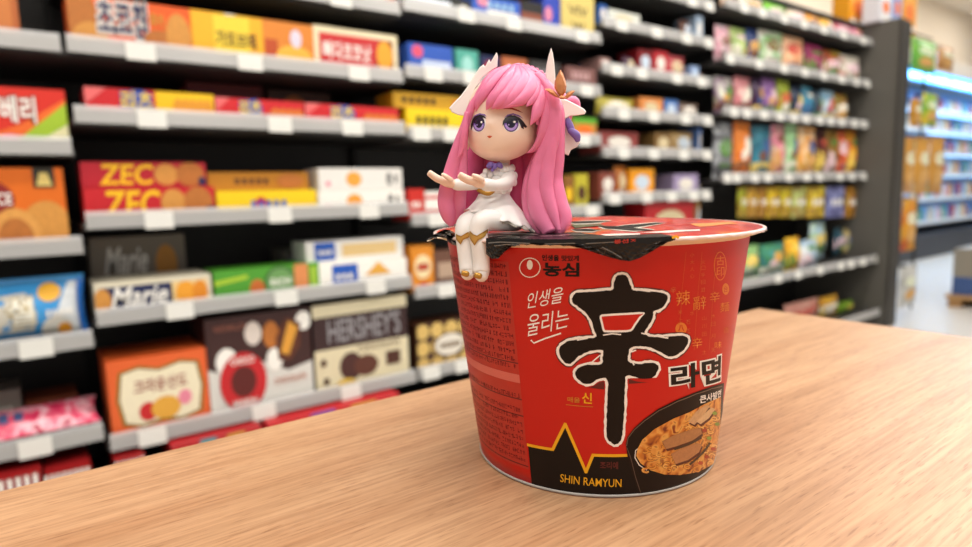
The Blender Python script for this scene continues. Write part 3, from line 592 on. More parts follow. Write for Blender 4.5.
for (a, b, y, c, cn) in ((810, 836, 222, ['#b8d878', '#a0c0e0', '#e0ecc0'], 'pale green and blue'), (837, 852, 228, ['#2a5464', '#1c3c4c', '#4a7888'], 'dark teal'), (851, 864, 226, ['#d8c890', '#c0a860', '#ece4c0'], 'straw coloured')):
    gbag(a, b, y, zf + .02, c, f'{cn} bag leaning on the low sloping tier beside the grey end panel', Y=Y5 + .06, tilt=.2)
for (a, b, y, c, cn) in ((790, 824, 302, ['#d8a090', '#c88878', '#e8c0b0'], 'dull pink'), (825, 843, 297, ['#e0b030', '#d09020', '#d8c860'], 'mustard'), (844, 878, 299, ['#8ab030', '#6a9420', '#b0c858'], 'grass green')):
    gbag(a, b, y, z(5, 5), c, f'{cn} bag in the shade on the bottom tier of the far gondola', Y=Y5)
# packs on top of the gondola
for (a, b, y, c, cn, Yp) in ((850, 870, -14, '#eda018', 'orange yellow box on top of the snack gondola', Y5 + .1), (881, 893, -10, '#dcdce4', 'white box on top of the grey end panel, left of the blue one', 1.7), (894, 903, -12, '#88a0d8', 'pale blue box on top of the grey end panel', 1.7), (904, 918, -12, '#e8a030', 'golden bag on top of the grey end panel', 1.75)):
    zt = zk(.945) + .001
    p = at_y(a, y, Yp); q = at_y(b, y, Yp)
    place(box_product(q.x - p.x - .004, max(.1, p.z - zt), .1, mat(c, .45), [('e', .5, .5, .3, .2, ORG), ('r', .1, .1, .9, .2, WHT)]), 'snack_box', ((p.x + q.x) / 2, Yp, zt), cn, 'box', 'boxes on top of the gondola')
MB().box((GX0, Y5 + .05, zk(.945) - .02), (GX1 - .002, Y5 + .43, zk(.945)), M_DARK).build('top_board', sn)
# side rack on the end panel
RY = 1.72
pz = at_y(917, 200, RY)
rk = thing('wire_rack', (pz.x, RY, -.78), 'thin black wire rack holding hanging bags beside the grey end panel', 'rack')
bp_ = MB(); bp_.box((pz.x - .006, RY - .006, -.78), (pz.x + .006, RY + .006, zk(.93)), M_BLK); bp_.build('pole', rk)
for yy in (34, 86, 132, 192):
    q = at_y(916, yy, RY); MB().box((RX + .008, RY - .004, q.z - .004), (RX + .75, RY + .004, q.z + .004), M_BLK).build('crossbar', rk)
HOOKZ = []
def hang(a, b, y0, y1, c, label, Y=1.47, th=.05):
    Y = RY - .05 + (Y - 1.47)
    p = at_y(a, y0, Y); q = at_y(b, y0, Y); zb = at_y((a + b) / 2, y1, Y).z
    hx = (p.x + q.x) / 2; MB().box((hx - .004, Y + .004, p.z - .012), (hx + .004, RY + .004, p.z + .004), M_BLK).build('hook', rk)
    place(pouch(q.x - p.x, p.z - zb, th, patchy(c, 9, .35, .3, seed=a % 5), [('e', .5, .62, .32, .12, mat('#dfe4c8', .5)), ('e', .5, .3, .3, .14, mat('#d9a860', .5))]), 'snack_bag', ((p.x + q.x) / 2, Y, zb), label, 'bag', 'bags hanging beside the end panel')
hang(912, 937, 36, 73, ['#4c9a30', '#7ab848', '#3a8020'], 'green crisp bag hanging highest beside the grey end panel', 1.44)
hang(938, 954, 44, 71, ['#b07838', '#c89860', '#4a5068'], 'brown crisp bag hanging behind the highest green bag', 1.48)
hang(911, 921, 98, 127, ['#c8901c', '#a86c10', '#e0b040'], 'amber bag hanging left of the yellow one in the second row', 1.46)
hang(923, 938, 92, 126, ['#e0c020', '#50a030', '#f0d860'], 'yellow and green bag hanging in the second row', 1.44)
for i, (a, b, cc) in enumerate(((903, 915, '#a8701c'), (916, 930, '#c08c30'), (931, 945, '#b07c28'))):
    hang(a, b, 137, 193, [cc, '#c89038', cc], ('leftmost', 'middle', 'rightmost')[i] + ' of the three tall ochre bags hanging beside the end panel', 1.46)
hang(903, 917, 199, 250, ['#b83818', '#d8a020', '#c86018'], 'red and amber bag hanging low beside the end panel', 1.46)
hang(900, 917, 268, 305, ['#a8a8a4', '#c0c0bc', '#8c8c88'], 'clear grey bag hanging lowest at the foot of the end panel', 1.40)

# ------------------------------------------------------------------ open cooler behind
YC = 2.8
cl = thing('open_cooler', (9.5, YC + .3, -.78), 'long bright open cooler with blue white light strips against the beige wall', 'cooler')
LED = mat('#48b0ff', .4, emit=2.6, var=.02); CW = mat('#cfd6e0', .4); CFR = mat('#7c8a9c', .5)
MB().box((6.0, YC + .55, -.78), (13.2, YC + .62, 1.55), mat('#8fa6c4', .5)).build('back_panel', cl)
MB().box((6.0, YC - .06, 1.32), (13.2, YC + .55, 1.5), mat('#d8d0c4', .5), .01).build('canopy', cl)
MB().box((6.0, YC - .02, -.78), (13.2, YC + .5, -.5), mat('#2a2f3a', .5), .01).build('base', cl)
for x in (5.94, 13.2): MB().box((x, YC, -.78), (x + .06, YC + .6, 1.5), CW).build('side_panel', cl)
for k in range(8):
    ls = MB().box((6.02 + k * .9, YC - .075, 1.20), (6.88 + k * .9, YC - .02, 1.32), LED, .008); ls.build('light_strip', cl)
SZ = [-.36, -.08, .2, .46, .72, .95]
for zc in SZ:
    sh = MB().box((6.0, YC + .08, zc - .02), (13.2, YC + .55, zc), CW).build('shelf', cl)
    fix(MB().box((6.0, YC + .06, zc - .03), (13.2, YC + .08, zc + .015), mat('#e8f2ff', .3)).build('price_rail', sh), sh)
for zc in SZ[1:]:
    MB().box((6.02, YC + .12, zc - .036), (13.1, YC + .15, zc - .022), mat('#8cc8ff', .4, emit=3, var=.02)).build('shelf_lamp', cl)
ccol = [('#dfe8f4', 'pale'), ('#88b8e8', 'sky blue'), ('#4a78c0', 'blue'), ('#f0c8d8', 'pink'), ('#e8e0c8', 'cream'), ('#c8505c', 'red'), ('#70b8a0', 'green'), ('#e8a868', 'orange')]
protos = {}
def bottle(c):
    mb = MB(); mb.lathe([(0, 0), (.032, 0), (.034, .01), (.034, .10), (.028, .125), (.013, .15), (.013, .165), (.015, .165), (.015, .18), (0, .18)], mat(c, .3), 16); return mb
def carton(c):
    mb = MB(); mb.box((-.035, -.035, 0), (.035, .035, .13), mat(c, .45), .002); mb.prism_x([(-.035, .13), (.035, .13), (.004, .165), (.004, .178), (-.004, .178), (-.004, .165)], -.035, .035, mat(c, .45))
    mb.add([(-.03, -.0355, .03), (.03, -.0355, .03), (.03, -.0355, .09), (-.03, -.0355, .09)], [[0, 1, 2, 3]], WHT); return mb
tn = ['lowest', 'second lowest', 'third', 'fourth', 'fifth', 'highest']
for k, zc in enumerate(SZ):
    x = 7.35 + .03 * k; j = 0
    while x < 10.6:
        ci = (j * 3 + k * 5 + (j // 3)) % 8; c, cn = ccol[ci]; kind = 'bottle' if (j + k) % 2 else 'carton'
        key = (kind, ci)
        lb = f'{cn} {kind} on the {tn[k]} cooler shelf' + ('' if j < 24 else '')
        lb += ', nearer the grey end panel' if j < 11 else ', nearer the right photo edge'
        if key not in protos:
            o = (bottle(c) if kind == 'bottle' else carton(c)).build(kind, loc=(0, 0, 0)); protos[key] = o
        else: o = protos[key].copy(); COL.objects.link(o)
        o.location = (x, YC + .17, zc + .0005); tag(o, lb, kind, f'{cn} {kind}s on the {tn[k]} cooler shelf')
        x += .155; j += 1
# carton stack on the floor at the right edge
pc = thing('pallet', (6.1, 1.4, -.78), 'tan wooden pallet on the pale floor at the right photo edge', 'pallet')
_p = at_z(944, 306, -.78); PX = _p.x; PYY = _p.y - .6
for yy in (.06, .3, .54): MB().box((PX, PYY + yy - .04, -.78), (PX + 1.2, PYY + yy + .04, -.72), mat('#9a7448', .7)).build('runner', pc)
MB().box((PX, PYY, -.72), (PX + 1.2, PYY + .6, -.695), mat('#b08858', .7)).build('deck', pc)
place(box_product(1.14, .13, .54, mat('#3a5488', .5), [('r', .05 + .16 * k, .2, .16 + .16 * k, .8, mat('#7088b8', .5)) for k in range(6)]), 'drink_case', (PX + .6, PYY + .03, -.694), 'blue case of drinks lying directly on the tan pallet', 'case', 'cases on the pallet')
place(box_product(1.14, .2, .54, mat('#8a8478', .5), [('r', .03 + .12 * k, .1, .12 + .12 * k, .9, mat('#b8b4a8', .5)) for k in range(8)]), 'drink_case', (PX + .6, PYY + .03, -.563), 'grey case of cans stacked on the blue case on the pallet', 'case', 'cases on the pallet')
place(box_product(1.0, .17, .4, mat('#dfe2e6', .5), [('r', .3, .3, .5, .8, RED), ('r', .1, .2, .25, .8, LBL)]), 'drink_case', (PX + .64, PYY + .05, -.362), 'white case with a red patch, topmost on the pallet stack', 'case', 'cases on the pallet')
for k in range(3):
    l = bpy.data.lights.new('cooler_lamp_light', 'AREA'); l.shape = 'RECTANGLE'; l.size = 2; l.size_y = .08; l.energy = 14; l.color = (.55, .78, 1)
    o = bpy.data.objects.new('cooler_lamp_light', l); COL.objects.link(o); o.location = (7.2 + 2.1 * k, YC - .12, 1.25); o.rotation_euler = (math.radians(25), 0, 0)
# ceiling lamps, among them the two added fill rows
for i, (x, y) in enumerate(LAMPS):
    cpl = thing('ceiling_light', (x, y, CEIL), ('first', 'second', 'third', 'fourth', 'fifth')[[j for j, q in enumerate(sorted(p[0] for p in LAMPS if p[1] == y)) if q == x][0]] + ' long ceiling light from the left in the row ' + {-.5: 'over the oak table', .85: 'over the shelf aisle', 1.3: 'before the bright cooler', 2.5: 'added to brighten the beige wall', -1.9: 'added as fill behind the table'}[y], 'ceiling light', 'ceiling lights above the aisle')
    MB().box((x - .6, y - .13, CEIL - .03), (x + .6, y + .13, CEIL), mat('#e8e6e0', .5), .004).build('housing', cpl)
    MB().box((x - .58, y - .115, CEIL - .036), (x + .58, y + .115, CEIL - .03), mat('#fff4e2', .5, emit=5, var=.02)).build('diffuser', cpl)
# ------------------------------------------------------------------ noodle cup
KX, KY, KR0, KR1, KH = .2049, .1967, .0533, .0655, .0985       # axis, radius at the foot, radius under the rim, height of the printed wall
ZL = .1012                                                    # lid plane
def krad(z): return KR0 + (KR1 - KR0) * z / KH
def kmap(u, v, off=0):
    v = max(v, .0010)
    r = krad(v) + off; return (KX + r * math.cos(u), KY + r * math.sin(u), v)
def khit(px, py, R=None):
    """pixel -> (angle, height) on the cup wall (or on a cylinder of radius R)"""
    d = ray(px, py); o = C0 - Vector((KX, KY, 0)); k = (KR1 - KR0) / KH if R is None else 0; r0 = KR0 if R is None else R
    a = d.x ** 2 + d.y ** 2 - (k * d.z) ** 2; q = r0 + k * o.z; b = 2 * (o.x * d.x + o.y * d.y - k * d.z * q); c = o.x ** 2 + o.y ** 2 - q * q
    disc = max(0, b * b - 4 * a * c); t = (-b - math.sqrt(disc)) / 2 / a; P = o + d * t
    an = math.atan2(P.y, P.x)
    return (an if an > -.3 else an + 2 * PI, P.z)
AMID = khit(590, 380)[0]
def kq(pts): return [khit(*p) for p in pts]
cup = thing('noodle_cup', (KX, KY, 0), 'red paper noodle cup with a big black brush character, standing on the oak table', 'instant noodle cup')
K_RED = mat('#c6190d', .38, var=.05, scale=40, spec=.35); K_BLK = mat('#100705', .45, spec=.25); K_WHT = mat('#f8f2ea', .45); K_YEL = mat('#f0b010', .4); K_GLD = mat('#d07a22', .45); K_DRED = mat('#7c1a14', .45)
K_SIL = mat('#c9c6c2', .3, metal=.3)
wall_ = MB()
prof = [(krad(z_), z_) for z_ in [KH * i / 16 for i in range(17)]]
wall_.lathe([(KR0 - .002, .0006)] + prof, K_RED, 288, (KX, KY, 0))
CUT = (.025, .004)
OFF = [0]
def kart(vs, fs, m, layer): lay(wall_, vs, fs, m, lambda u, v: kmap(u, v, .00004 * layer), CUT)
def kpoly(pts, m, layer, holes=()):
    vs, fs = poly_fill([kq(pts)] + [kq(h) for h in holes]); kart(vs, fs, m, layer)
def ktext(s, quad, m, layer, bold=.0, ref=None):
    vs, fs = text_in(s, kq(quad), bold, ref); kart(vs, fs, m, layer)
# side panel with dense print
aL, aR = khit(451, 300)[0] - .55, khit(519, 370)[0]
zt_, zb_ = .0925, .0075
LINE = mat('#6a0e0c', .45); INK = mat('#641015', .5, spec=.3)
a_line = lambda v: khit(508 + (22 * (1 - v / .09)), 255 + (1 - v / .09) * 228)[0]
def band(v0, v1, m, layer, a0=None, a1=None): kart([(a0 or aL, v0), (a1 or aR, v0), (a1 or aR, v1), (a0 or aL, v1)], [[0, 1, 2, 3]], m, layer)
lo, hi = min(aL, aR), max(aL, aR)
aR2 = khit(519, 370)[0]; aL2 = khit(453, 260)[0]
if aR2 < aL2: side0, side1 = aR2, aL2 + .6
else: side0, side1 = aL2 - .6, aR2
def rect(a0, v0, a1, v1, m, layer): kart([(a0, v0), (a1, v0), (a1, v1), (a0, v1)], [[0, 1, 2, 3]], m, layer)
rect(side0, zb_, side1, zt_, mat('#bb2a1c', .42, var=.1, scale=200), 1)
for a_ in (side0, side0 + .022): rect(a_ - .003, zb_, a_ + .003, zt_, LINE, 2)
zp = khit(500, 374)[1]
rect(side0 + .03, zp - .0019, side1, zp + .0016, mat('#d86a5c', .45), 3)
for v in (zb_ + .001, zp - .009, zp - .016, zp + .006): rect(side0 + .022, v, side1, v + .0005, LINE, 2)
rng = random.Random(5)
vs, fs = [], []
def q_(a0, v0, a1, v1, w):
    n = len(vs); dx, dy = a1 - a0, (v1 - v0) * 16; L = max(1e-6, math.hypot(dx, dy)); nx, ny = -dy / L * w, dx / L * w / 16
    vs.extend([(a0 + nx, v0 + ny), (a1 + nx, v1 + ny), (a1 - nx, v1 - ny), (a0 - nx, v0 - ny)]); fs.append([n, n + 1, n + 2, n + 3])
v = zb_ + .003
while v < zt_ - .002:
    skip = abs(v + .001 - zp) < .0045 or (zp - .018 < v < zp - .006 and rng.random() < .3)
    a_ = side0 + .04
    while a_ < side1 - .02 and not skip:
        if rng.random() < .93:
            s_ = .02; hh = .0019
            for _ in range(3):
                x0 = a_ + rng.random() * s_; y0 = v + rng.random() * hh
                if rng.random() < .5: q_(a_ + .001, y0, a_ + s_ * .9, y0, .0019)
                else: q_(x0, v, x0, v + hh, .0019)
        a_ += .0245
    v += .00305
lay(wall_, vs, fs, INK, lambda u, v: kmap(u, v, .00008), (0, 0))
# zigzag base
zz = [(528, 444.8), (552.8, 449.4), (565.3, 424), (586, 472), (593, 455), (632, 455), (720, 440)]
base_pts = [khit(*p) for p in zz]
zlow = .0012
def fill_down(pts, m, layer):
    vs = []; fs = []
    for (a, v) in pts: vs += [(a, v), (a, zlow)]
    for i in range(len(pts) - 1): fs.append([2 * i + 1, 2 * i + 3, 2 * i + 2, 2 * i])
    kart(vs, fs, m, layer)
fill_down(base_pts, K_BLK, 2)
for i in range(len(base_pts) - 1):
    (a0, v0), (a1, v1) = base_pts[i], base_pts[i + 1]; d = Vector(((a1 - a0) * .058, v1 - v0)); d.normalize(); ex_ = d * .0004; nn_ = Vector((-d.y, d.x)) * .0006
    p0 = Vector((a0 * .058, v0)) - ex_; p1 = Vector((a1 * .058, v1)) + ex_
    kart([((p + q).x / .058, (p + q).y) for p, q in ((p0, nn_), (p1, nn_), (p1, -nn_), (p0, -nn_))], [[0, 1, 2, 3]], K_YEL, 3)
# big brush character
o8 = lambda L: [(540 + x / 3.039, 270 + y / 3.039) for x, y in L]
CH = o8([(232, 20), (248, 14), (264, 20), (274, 44), (280, 60), (300, 63), (338, 65), (378, 72), (387, 86), (376, 108), (360, 120), (345, 126), (342, 145), (330, 168), (318, 188), (332, 202), (370, 203), (430, 200), (449, 210), (440, 235), (418, 256), (390, 262), (360, 246),
         (330, 234), (298, 231), (274, 238), (268, 256), (270, 278), (300, 285), (335, 281), (358, 290), (354, 312), (336, 329), (300, 328), (264, 320), (258, 345), (256, 420), (251, 490), (244, 518), (230, 530), (214, 522), (203, 506), (202, 460), (204, 400), (205, 334), (178, 330), (152, 345),
         (128, 341), (108, 320), (114, 300), (145, 288), (186, 285), (190, 265), (190, 244), (152, 246), (118, 262), (92, 284), (72, 276), (58, 250), (66, 228), (90, 215), (130, 208), (170, 203), (164, 180), (154, 150), (136, 127), (112, 108), (98, 96), (101, 78), (116, 68), (160, 66), (200, 62), (222, 59), (225, 38)])
HO = o8([(182, 138), (210, 133), (260, 130), (316, 128), (306, 145), (290, 168), (276, 186), (240, 189), (206, 189), (192, 186), (186, 165)])
CH = rounded(CH, 4); HO = rounded(HO, 3)
SH = grow(CH, 2.9); HS = grow(HO, -1.9)
rg = random.Random(3)
rag = lambda L, a: [(x + rg.uniform(-a, a), y + rg.uniform(-a, a)) for x, y in L]
def dense(L, st=2.5):
    out = []
    for i in range(len(L)):
        a, b = Vector(L[i]), Vector(L[(i + 1) % len(L)]); n = max(1, int((b - a).length / st))
        out += [tuple(a.lerp(b, k / n)) for k in range(n)]
    return out
kpoly(dense(grow(CH, 3.7)), mat('#5e0c0a', .4), 3)
kpoly(rag(dense(grow(CH, 2.5)), .45), K_WHT, 4)
kpoly(rag(dense(CH, 2), .38), K_BLK, 5)
kpoly(dense(HO), K_WHT, 6)
kpoly(dense(grow(HO, -2.1)), K_RED, 7)
for st_ in ([(603, 335), (612, 333.5), (621, 334.5)], [(641, 333), (656, 336), (668, 338)], [(577, 340), (588, 338)], [(640, 290), (650, 291.5)], [(600, 355), (592, 362), (583, 365)], [(630, 352), (636, 350)], [(630, 359), (634, 365)]):
    kpoly(stroke(st_, 1.3), K_WHT, 6)
# brand emblem and lettering
kpoly(ell(530, 267.6, 10.6, 10, 40), K_WHT, 3); kpoly(ell(530, 267.6, 9.7, 9.1, 40), K_RED, 4)
kpoly([(530 + 2.9 * math.sin(t), 265 - 4.6 * math.cos(t) * (1 if math.cos(t) < 0 else 1.1)) for t in [2 * PI * i / 24 for i in range(24)]], K_WHT, 5)
ktext('인생을 맛있게', [(542, 254.5), (579, 255.5), (579, 261.3), (542, 260.6)], K_BLK, 3, .03)
ktext('농심', [(543, 262.3), (579.5, 262.6), (579.5, 276.8), (543, 276.2)], K_BLK, 3, .035)
ktext('인생을', [(529, 292.5), (564.5, 286), (562, 302.5), (526, 309)], K_WHT, 3, .0)
ktext('울리는', [(529, 314.5), (569.5, 308), (568.5, 327), (526.5, 337)], K_WHT, 3, .0)
kpoly(stroke([(531, 340), (534, 343), (545, 338.5), (561, 333.2)], 1.5), K_WHT, 3)
ktext('매울', [(567.5, 396.5), (580, 397.5), (580, 403), (567.5, 402)], K_GLD, 3, .02)
ktext('신', [(582, 392), (592, 393), (592, 403.8), (582, 403)], K_YEL, 3, .02)
kpoly(stroke([(566, 404.5), (580, 406), (593, 406.8)], .7), K_GLD, 3)
ktext('SHIN RAMYUN', [(560.6, 473.6), (621.5, 478.9), (621.3, 486.9), (560.2, 481.6)], K_YEL, 4, .004)
ktext('조리예', [(600, 461.3), (618, 461.6), (618, 469), (600, 468.6)], mat('#5c1210', .45), 4, .02)
for s_, q in (('라', [(670, 366), (699, 361.5), (699, 386), (671, 390.5)]), ('면', [(701, 360), (721, 355), (720, 380.5), (702, 385.5)])):
    ktext(s_, q, K_WHT, 4, .085, .03); ktext(s_, q, K_BLK, 6, .03)
ktext('큰사발면', [(699, 395.5), (720.5, 388.8), (719.8, 396.6), (699, 403.4)], K_WHT, 9, .02)
kpoly(ell(627.7, 389.3, 1.1, 1.1, 12), K_DRED, 3); kpoly(ell(627.7, 389.3, .7, .7, 12), K_RED, 4)
# bowl of noodles
o6 = lambda L: [(580 + x / 3.22, 340 + y / 3.22) for x, y in L]
BOWL = o6([(147, 335), (152, 312), (172, 285), (205, 255), (250, 222), (310, 192), (370, 168), (420, 150), (462, 138), (458, 220), (452, 300), (440, 360), (425, 415), (400, 470), (330, 496), (250, 506), (190, 500), (172, 450), (155, 390)])
kpoly(dense(BOWL, 4), mat('#180c08', .4, spec=.25), 6)
kpoly(stroke(o6([(149, 340), (154, 314), (174, 288), (207, 259), (252, 227), (312, 197), (372, 173), (422, 156), (455, 148)]), .8), mat('#6b5648', .3), 8)
kpoly(stroke(o6([(150, 345), (163, 380), (178, 440), (196, 496)]), .7), mat('#5a4438', .3), 7)
kpoly(stroke(o6([(196, 340), (178, 355), (176, 378), (190, 402), (214, 418)]), .9), mat('#e8e0d8', .3), 8)
SOUP = o6([(184, 350), (200, 320), (240, 285), (300, 252), (350, 232), (400, 205), (452, 182), (448, 300), (434, 380), (420, 402), (380, 424), (320, 434), (270, 432), (225, 418), (194, 396), (180, 372)])
NOOD = patchy(['#7a2c08', '#d07a28', '#e8a850', '#8a3a10'], 260, .4, 0); MEAT = mat('#9a5a34', .5, var=.3, scale=500)
kpoly(dense(SOUP, 4), NOOD, 8)
rn = random.Random(11)
for _ in range(70):
    for tr in range(20):
        x = rn.uniform(206, 436); y = rn.uniform(250, 425)
        if y > 350 - (x - 190) * .62 + 10 and y < 428 - max(0, x - 330) * .25 and not (240 < x < 400 and 290 < y < 400 and rn.random() < .8): break
    a0 = rn.uniform(0, 6.28); r_ = rn.uniform(7, 13)
    arc = [(x + r_ * math.cos(a0 + t * .5), y + r_ * .6 * math.sin(a0 + t * .5)) for t in range(8)]
    kpoly(stroke(o6(arc), 2.3), mat('#8a3f10', .4), 9); kpoly(stroke(o6(arc), 1.5), mat(rn.choice(['#e0983c', '#d98a30', '#efb45c']), .35), 10)
for L, c in (([(262, 325), (300, 305), (345, 290), (385, 280), (390, 300), (360, 322), (310, 340), (275, 350)], '#b07848'), ([(290, 365), (330, 345), (372, 330), (390, 335), (380, 360), (345, 385), (305, 398)], '#b87c4c'), ([(345, 262), (370, 230), (400, 208), (415, 212), (395, 240), (365, 272)], '#cfa070'),
             ([(372, 262), (395, 238), (420, 216), (432, 222), (412, 250), (385, 270)], '#d8b080')):
    kpoly(dense(o6([(x + 3, y + 7) for x, y in L]), 4), mat('#5a2410', .45), 11); kpoly(dense(o6(L), 4), mat(c, .5, var=.25, scale=700), 12)
for L in ([(300, 350), (345, 335), (388, 312)], [(350, 400), (375, 378), (400, 352), (415, 330)]): kpoly(stroke(o6(L), 2.2), mat('#4a3018', .45), 13)
for (x, y, c) in ((430, 235, '#8a9a30'), (412, 315, '#8a9a3a'), (398, 290, '#a83a1c'), (425, 350, '#b8482a'), (438, 270, '#7a9028'), (405, 375, '#a83a1c'), (385, 395, '#c04a20')): kpoly(o6(ell(x, y, 8, 6, 10)), mat(c, .45), 13)
# gold small characters
GC = mat('#e07a26', .45); GC2 = mat('#d05a20', .45)
for s_, x, y, w_, c in (('辣', 683, 298, 14, GC), ('辭', 699.5, 303, 13, GC), ('辛', 714.5, 297, 10, GC), ('麵', 724.5, 307, 9, GC), ('辛', 697, 343, 10, GC), ('辛', 673, 290, 6, GC2), ('味', 718, 345, 7, GC), ('香', 726, 330, 6, GC2)):
    hh = w_ * 1.05; ktext(s_, [(x - w_ / 2, y - hh / 2 + .6), (x + w_ / 2, y - hh / 2 - .8), (x + w_ / 2, y + hh / 2 - .8), (x - w_ / 2, y + hh / 2 + .6)], c, 2, .0)
for col_, ys, x in (('小大人心水', (255, 262, 269, 276, 313), 692), ('火口手目耳', (262, 268, 275, 282, 290), 703), ('山川田土', (318, 326, 334, 352), 704), ('木日月天', (316, 324, 336, 350), 713), ('石玉', (322, 331), 688), ('米上下', (312, 320, 326), 680)):
    for s_, y in zip(col_, ys): ktext(s_, [(x - 2.2, y - 2), (x + 2.2, y - 2.4), (x + 2.2, y + 2), (x - 2.2, y + 2.4)], GC2, 2)
for x in (678, 694, 709): kpoly(stroke([(x + 8, 252), (x + 4, 290), (x, 350)], .35), GC2, 2)
kpoly(ell(681, 328.5, 5.8, 6, 24), GC, 2); ktext('八', [(678, 325), (684, 325), (684, 331), (678, 331)], K_RED, 3, .03)
kpoly(ell(725.5, 289, 3.4, 5.8, 20), GC, 2); ktext('台', [(723.6, 286), (727.4, 285.6), (727.4, 292), (723.6, 292.4)], K_RED, 3)
sx, sy = 720, 266
kpoly(ell(sx, sy, 6.3, 14.5, 24), GC, 2); kpoly(ell(sx, sy, 5.5, 13.6, 24), K_RED, 3)
ktext('古', [(sx - 4, sy - 10), (sx + 4, sy - 10.5), (sx + 4, sy - 1), (sx - 4, sy - .5)], GC, 4); ktext('印', [(sx - 4, sy + 1), (sx + 4, sy + .5), (sx + 4, sy + 10), (sx - 4, sy + 10.5)], GC, 4)
wall_.build('cup_wall', cup)
MB().lathe([(KR0 - .004, .0002), (KR0 + .0002, .0002), (KR0 + .0006, .0006), (KR0 + .0004, .0014), (KR0 - .0006, .0014)], mat('#a9a5a0', .35), 192, (KX, KY, 0)).build('foot_ring', cup)
# rim: rolled paper lip
RIM = mat('#ead9bd', .5)
MB().lathe([(KR1 - .0015, KH - .002), (KR1 + .0001, KH - .0004), (KR1 + .0014, KH + .0001), (KR1 + .0034, KH + .0007), (KR1 + .0048, KH + .0013), (KR1 + .0052, KH + .0020), (KR1 + .0046, KH + .0026), (KR1, KH + .0026)], RIM, 192, (KX, KY, 0)).build('rim', cup)
# lid: thin foil, slightly domed at the back and crumpled
RLID = KR1 + .0058
from mathutils import noise as NZ
def lidz(x, y):
    dx, dy = x - KX, y - KY; r = math.hypot(dx, dy) / RLID
    back = max(0, (dx * .5875 + dy * .799) / RLID * .8 + .25 - .25 * 0)
    cr = NZ.noise(Vector((x * 70, y * 70, 3))) * .0005
    return ZL + (1 - r * r) * (.0012 + .0032 * back) + cr * (1 - r ** 6) + (.0012 * back if r > .9 else .0012 * back)
def lidhit(px, py):
    zc = ZL + .001
    for _ in range(12):
        P = at_z(px, py, zc); zc = .5 * zc + .5 * lidz(P.x, P.y)
    return P
LIDM = bpy.data.materials.new('printed_lid_foil'); LIDM.use_nodes = True
nt = LIDM.node_tree; b_ = nt.nodes['Principled BSDF']
tc = nt.nodes.new('ShaderNodeTexCoord'); nz = nt.nodes.new('ShaderNodeTexNoise'); nz.inputs['Scale'].default_value = 38; nz.inputs['Detail'].default_value = 3; nz.inputs['Distortion'].default_value = 1.2
cr_ = nt.nodes.new('ShaderNodeValToRGB'); e_ = cr_.color_ramp; e_.elements[0].position = .38; e_.elements[0].color = lin('#b8140e'); e_.elements[1].position = .75; e_.elements[1].color = lin('#e88a2a')
k_ = e_.elements.new(.58); k_.color = lin('#d0281a')
nt.links.new(tc.outputs['Object'], nz.inputs['Vector']); nt.links.new(nz.outputs['Fac'], cr_.inputs[0]); nt.links.new(cr_.outputs[0], b_.inputs['Base Color'])
b_.inputs['Roughness'].default_value = .3; b_.inputs['Metallic'].default_value = .0; b_.inputs['Coat Weight'].default_value = .3
n2 = nt.nodes.new('ShaderNodeTexNoise'); n2.inputs['Scale'].default_value = 160; nt.links.new(tc.outputs['Object'], n2.inputs['Vector'])
bu = nt.nodes.new('ShaderNodeBump'); bu.inputs['Strength'].default_value = .5; bu.inputs['Distance'].default_value = .0006; nt.links.new(n2.outputs['Fac'], bu.inputs['Height']); nt.links.new(bu.outputs[0], b_.inputs['Normal'])
lid = MB(); NR, NS = 28, 160; vs = [(KX, KY, lidz(KX, KY))]; fs = []
for i in range(1, NR + 1):
    for j in range(NS):
        r = RLID * i / NR; a = 2 * PI * j / NS; x, y = KX + r * math.cos(a), KY + r * math.sin(a); vs.append((x, y, lidz(x, y)))
for j in range(NS): fs.append([0, 1 + j, 1 + (j + 1) % NS])
for i in range(NR - 1):
    for j in range(NS): a = 1 + i * NS; fs.append([a + j, a + NS + j, a + NS + (j + 1) % NS, a + (j + 1) % NS])
lid.add(vs, fs, LIDM, True)
# turned down foil edge, white cut line
FOILW = mat('#f2dcd6', .25, bump=.4, scale=90)
vs = []; fs = []
for j in range(NS):
    a = 2 * PI * j / NS; wv = .0003 * math.sin(a * 37) + .0002 * math.sin(a * 91 + 1)
    z0 = lidz(KX + RLID * math.cos(a), KY + RLID * math.sin(a))
    for r, z_ in ((RLID - .0012 + wv, z0 + .00008), (RLID + .0001, z0 + .0001), (RLID + .0003, z0 - .0010 + wv), (RLID - .0001, z0 - .0012)): vs.append((KX + r * math.cos(a), KY + r * math.sin(a), z_))
for j in range(NS):
    for k in range(3): fs.append([4 * j + k, 4 * ((j + 1) % NS) + k, 4 * ((j + 1) % NS) + k + 1, 4 * j + k + 1])
lid.add(vs, fs, FOILW, True)
def lpoly(pts, m, layer):
    P = [lidhit(*p) for p in pts]; vs2, fs2 = poly_fill([[(p.x, p.y) for p in P]])
    lay(lid, vs2, fs2, m, lambda x, y: (x, y, lidz(x, y) + .00012 * layer) if math.hypot(x - KX, y - KY) < RLID + .001 else None, (.004, .004))
LS = [[(566, 222.3), (590, 221.3), (612, 221.4), (600, 222.8), (575, 224)], [(572, 229.8), (590, 229.2), (602, 230.2), (592, 231.8), (576, 231.4)], [(598, 226.4), (622, 226.9), (640, 229.0), (655, 230.4), (634, 231.2), (614, 229.6)], [(612, 227.6), (634, 225.0), (656, 223.0), (664, 223.4), (644, 226.6), (626, 229)]]
for L in LS: lpoly(grow(L, .8), mat('#cdc8b8', .4), 1)
for L in LS: lpoly(L, K_BLK, 2)
lpoly([(571, 225.5), (600, 224.8), (604, 226.2), (575, 229)], mat('#5a5a3c', .4), 3)
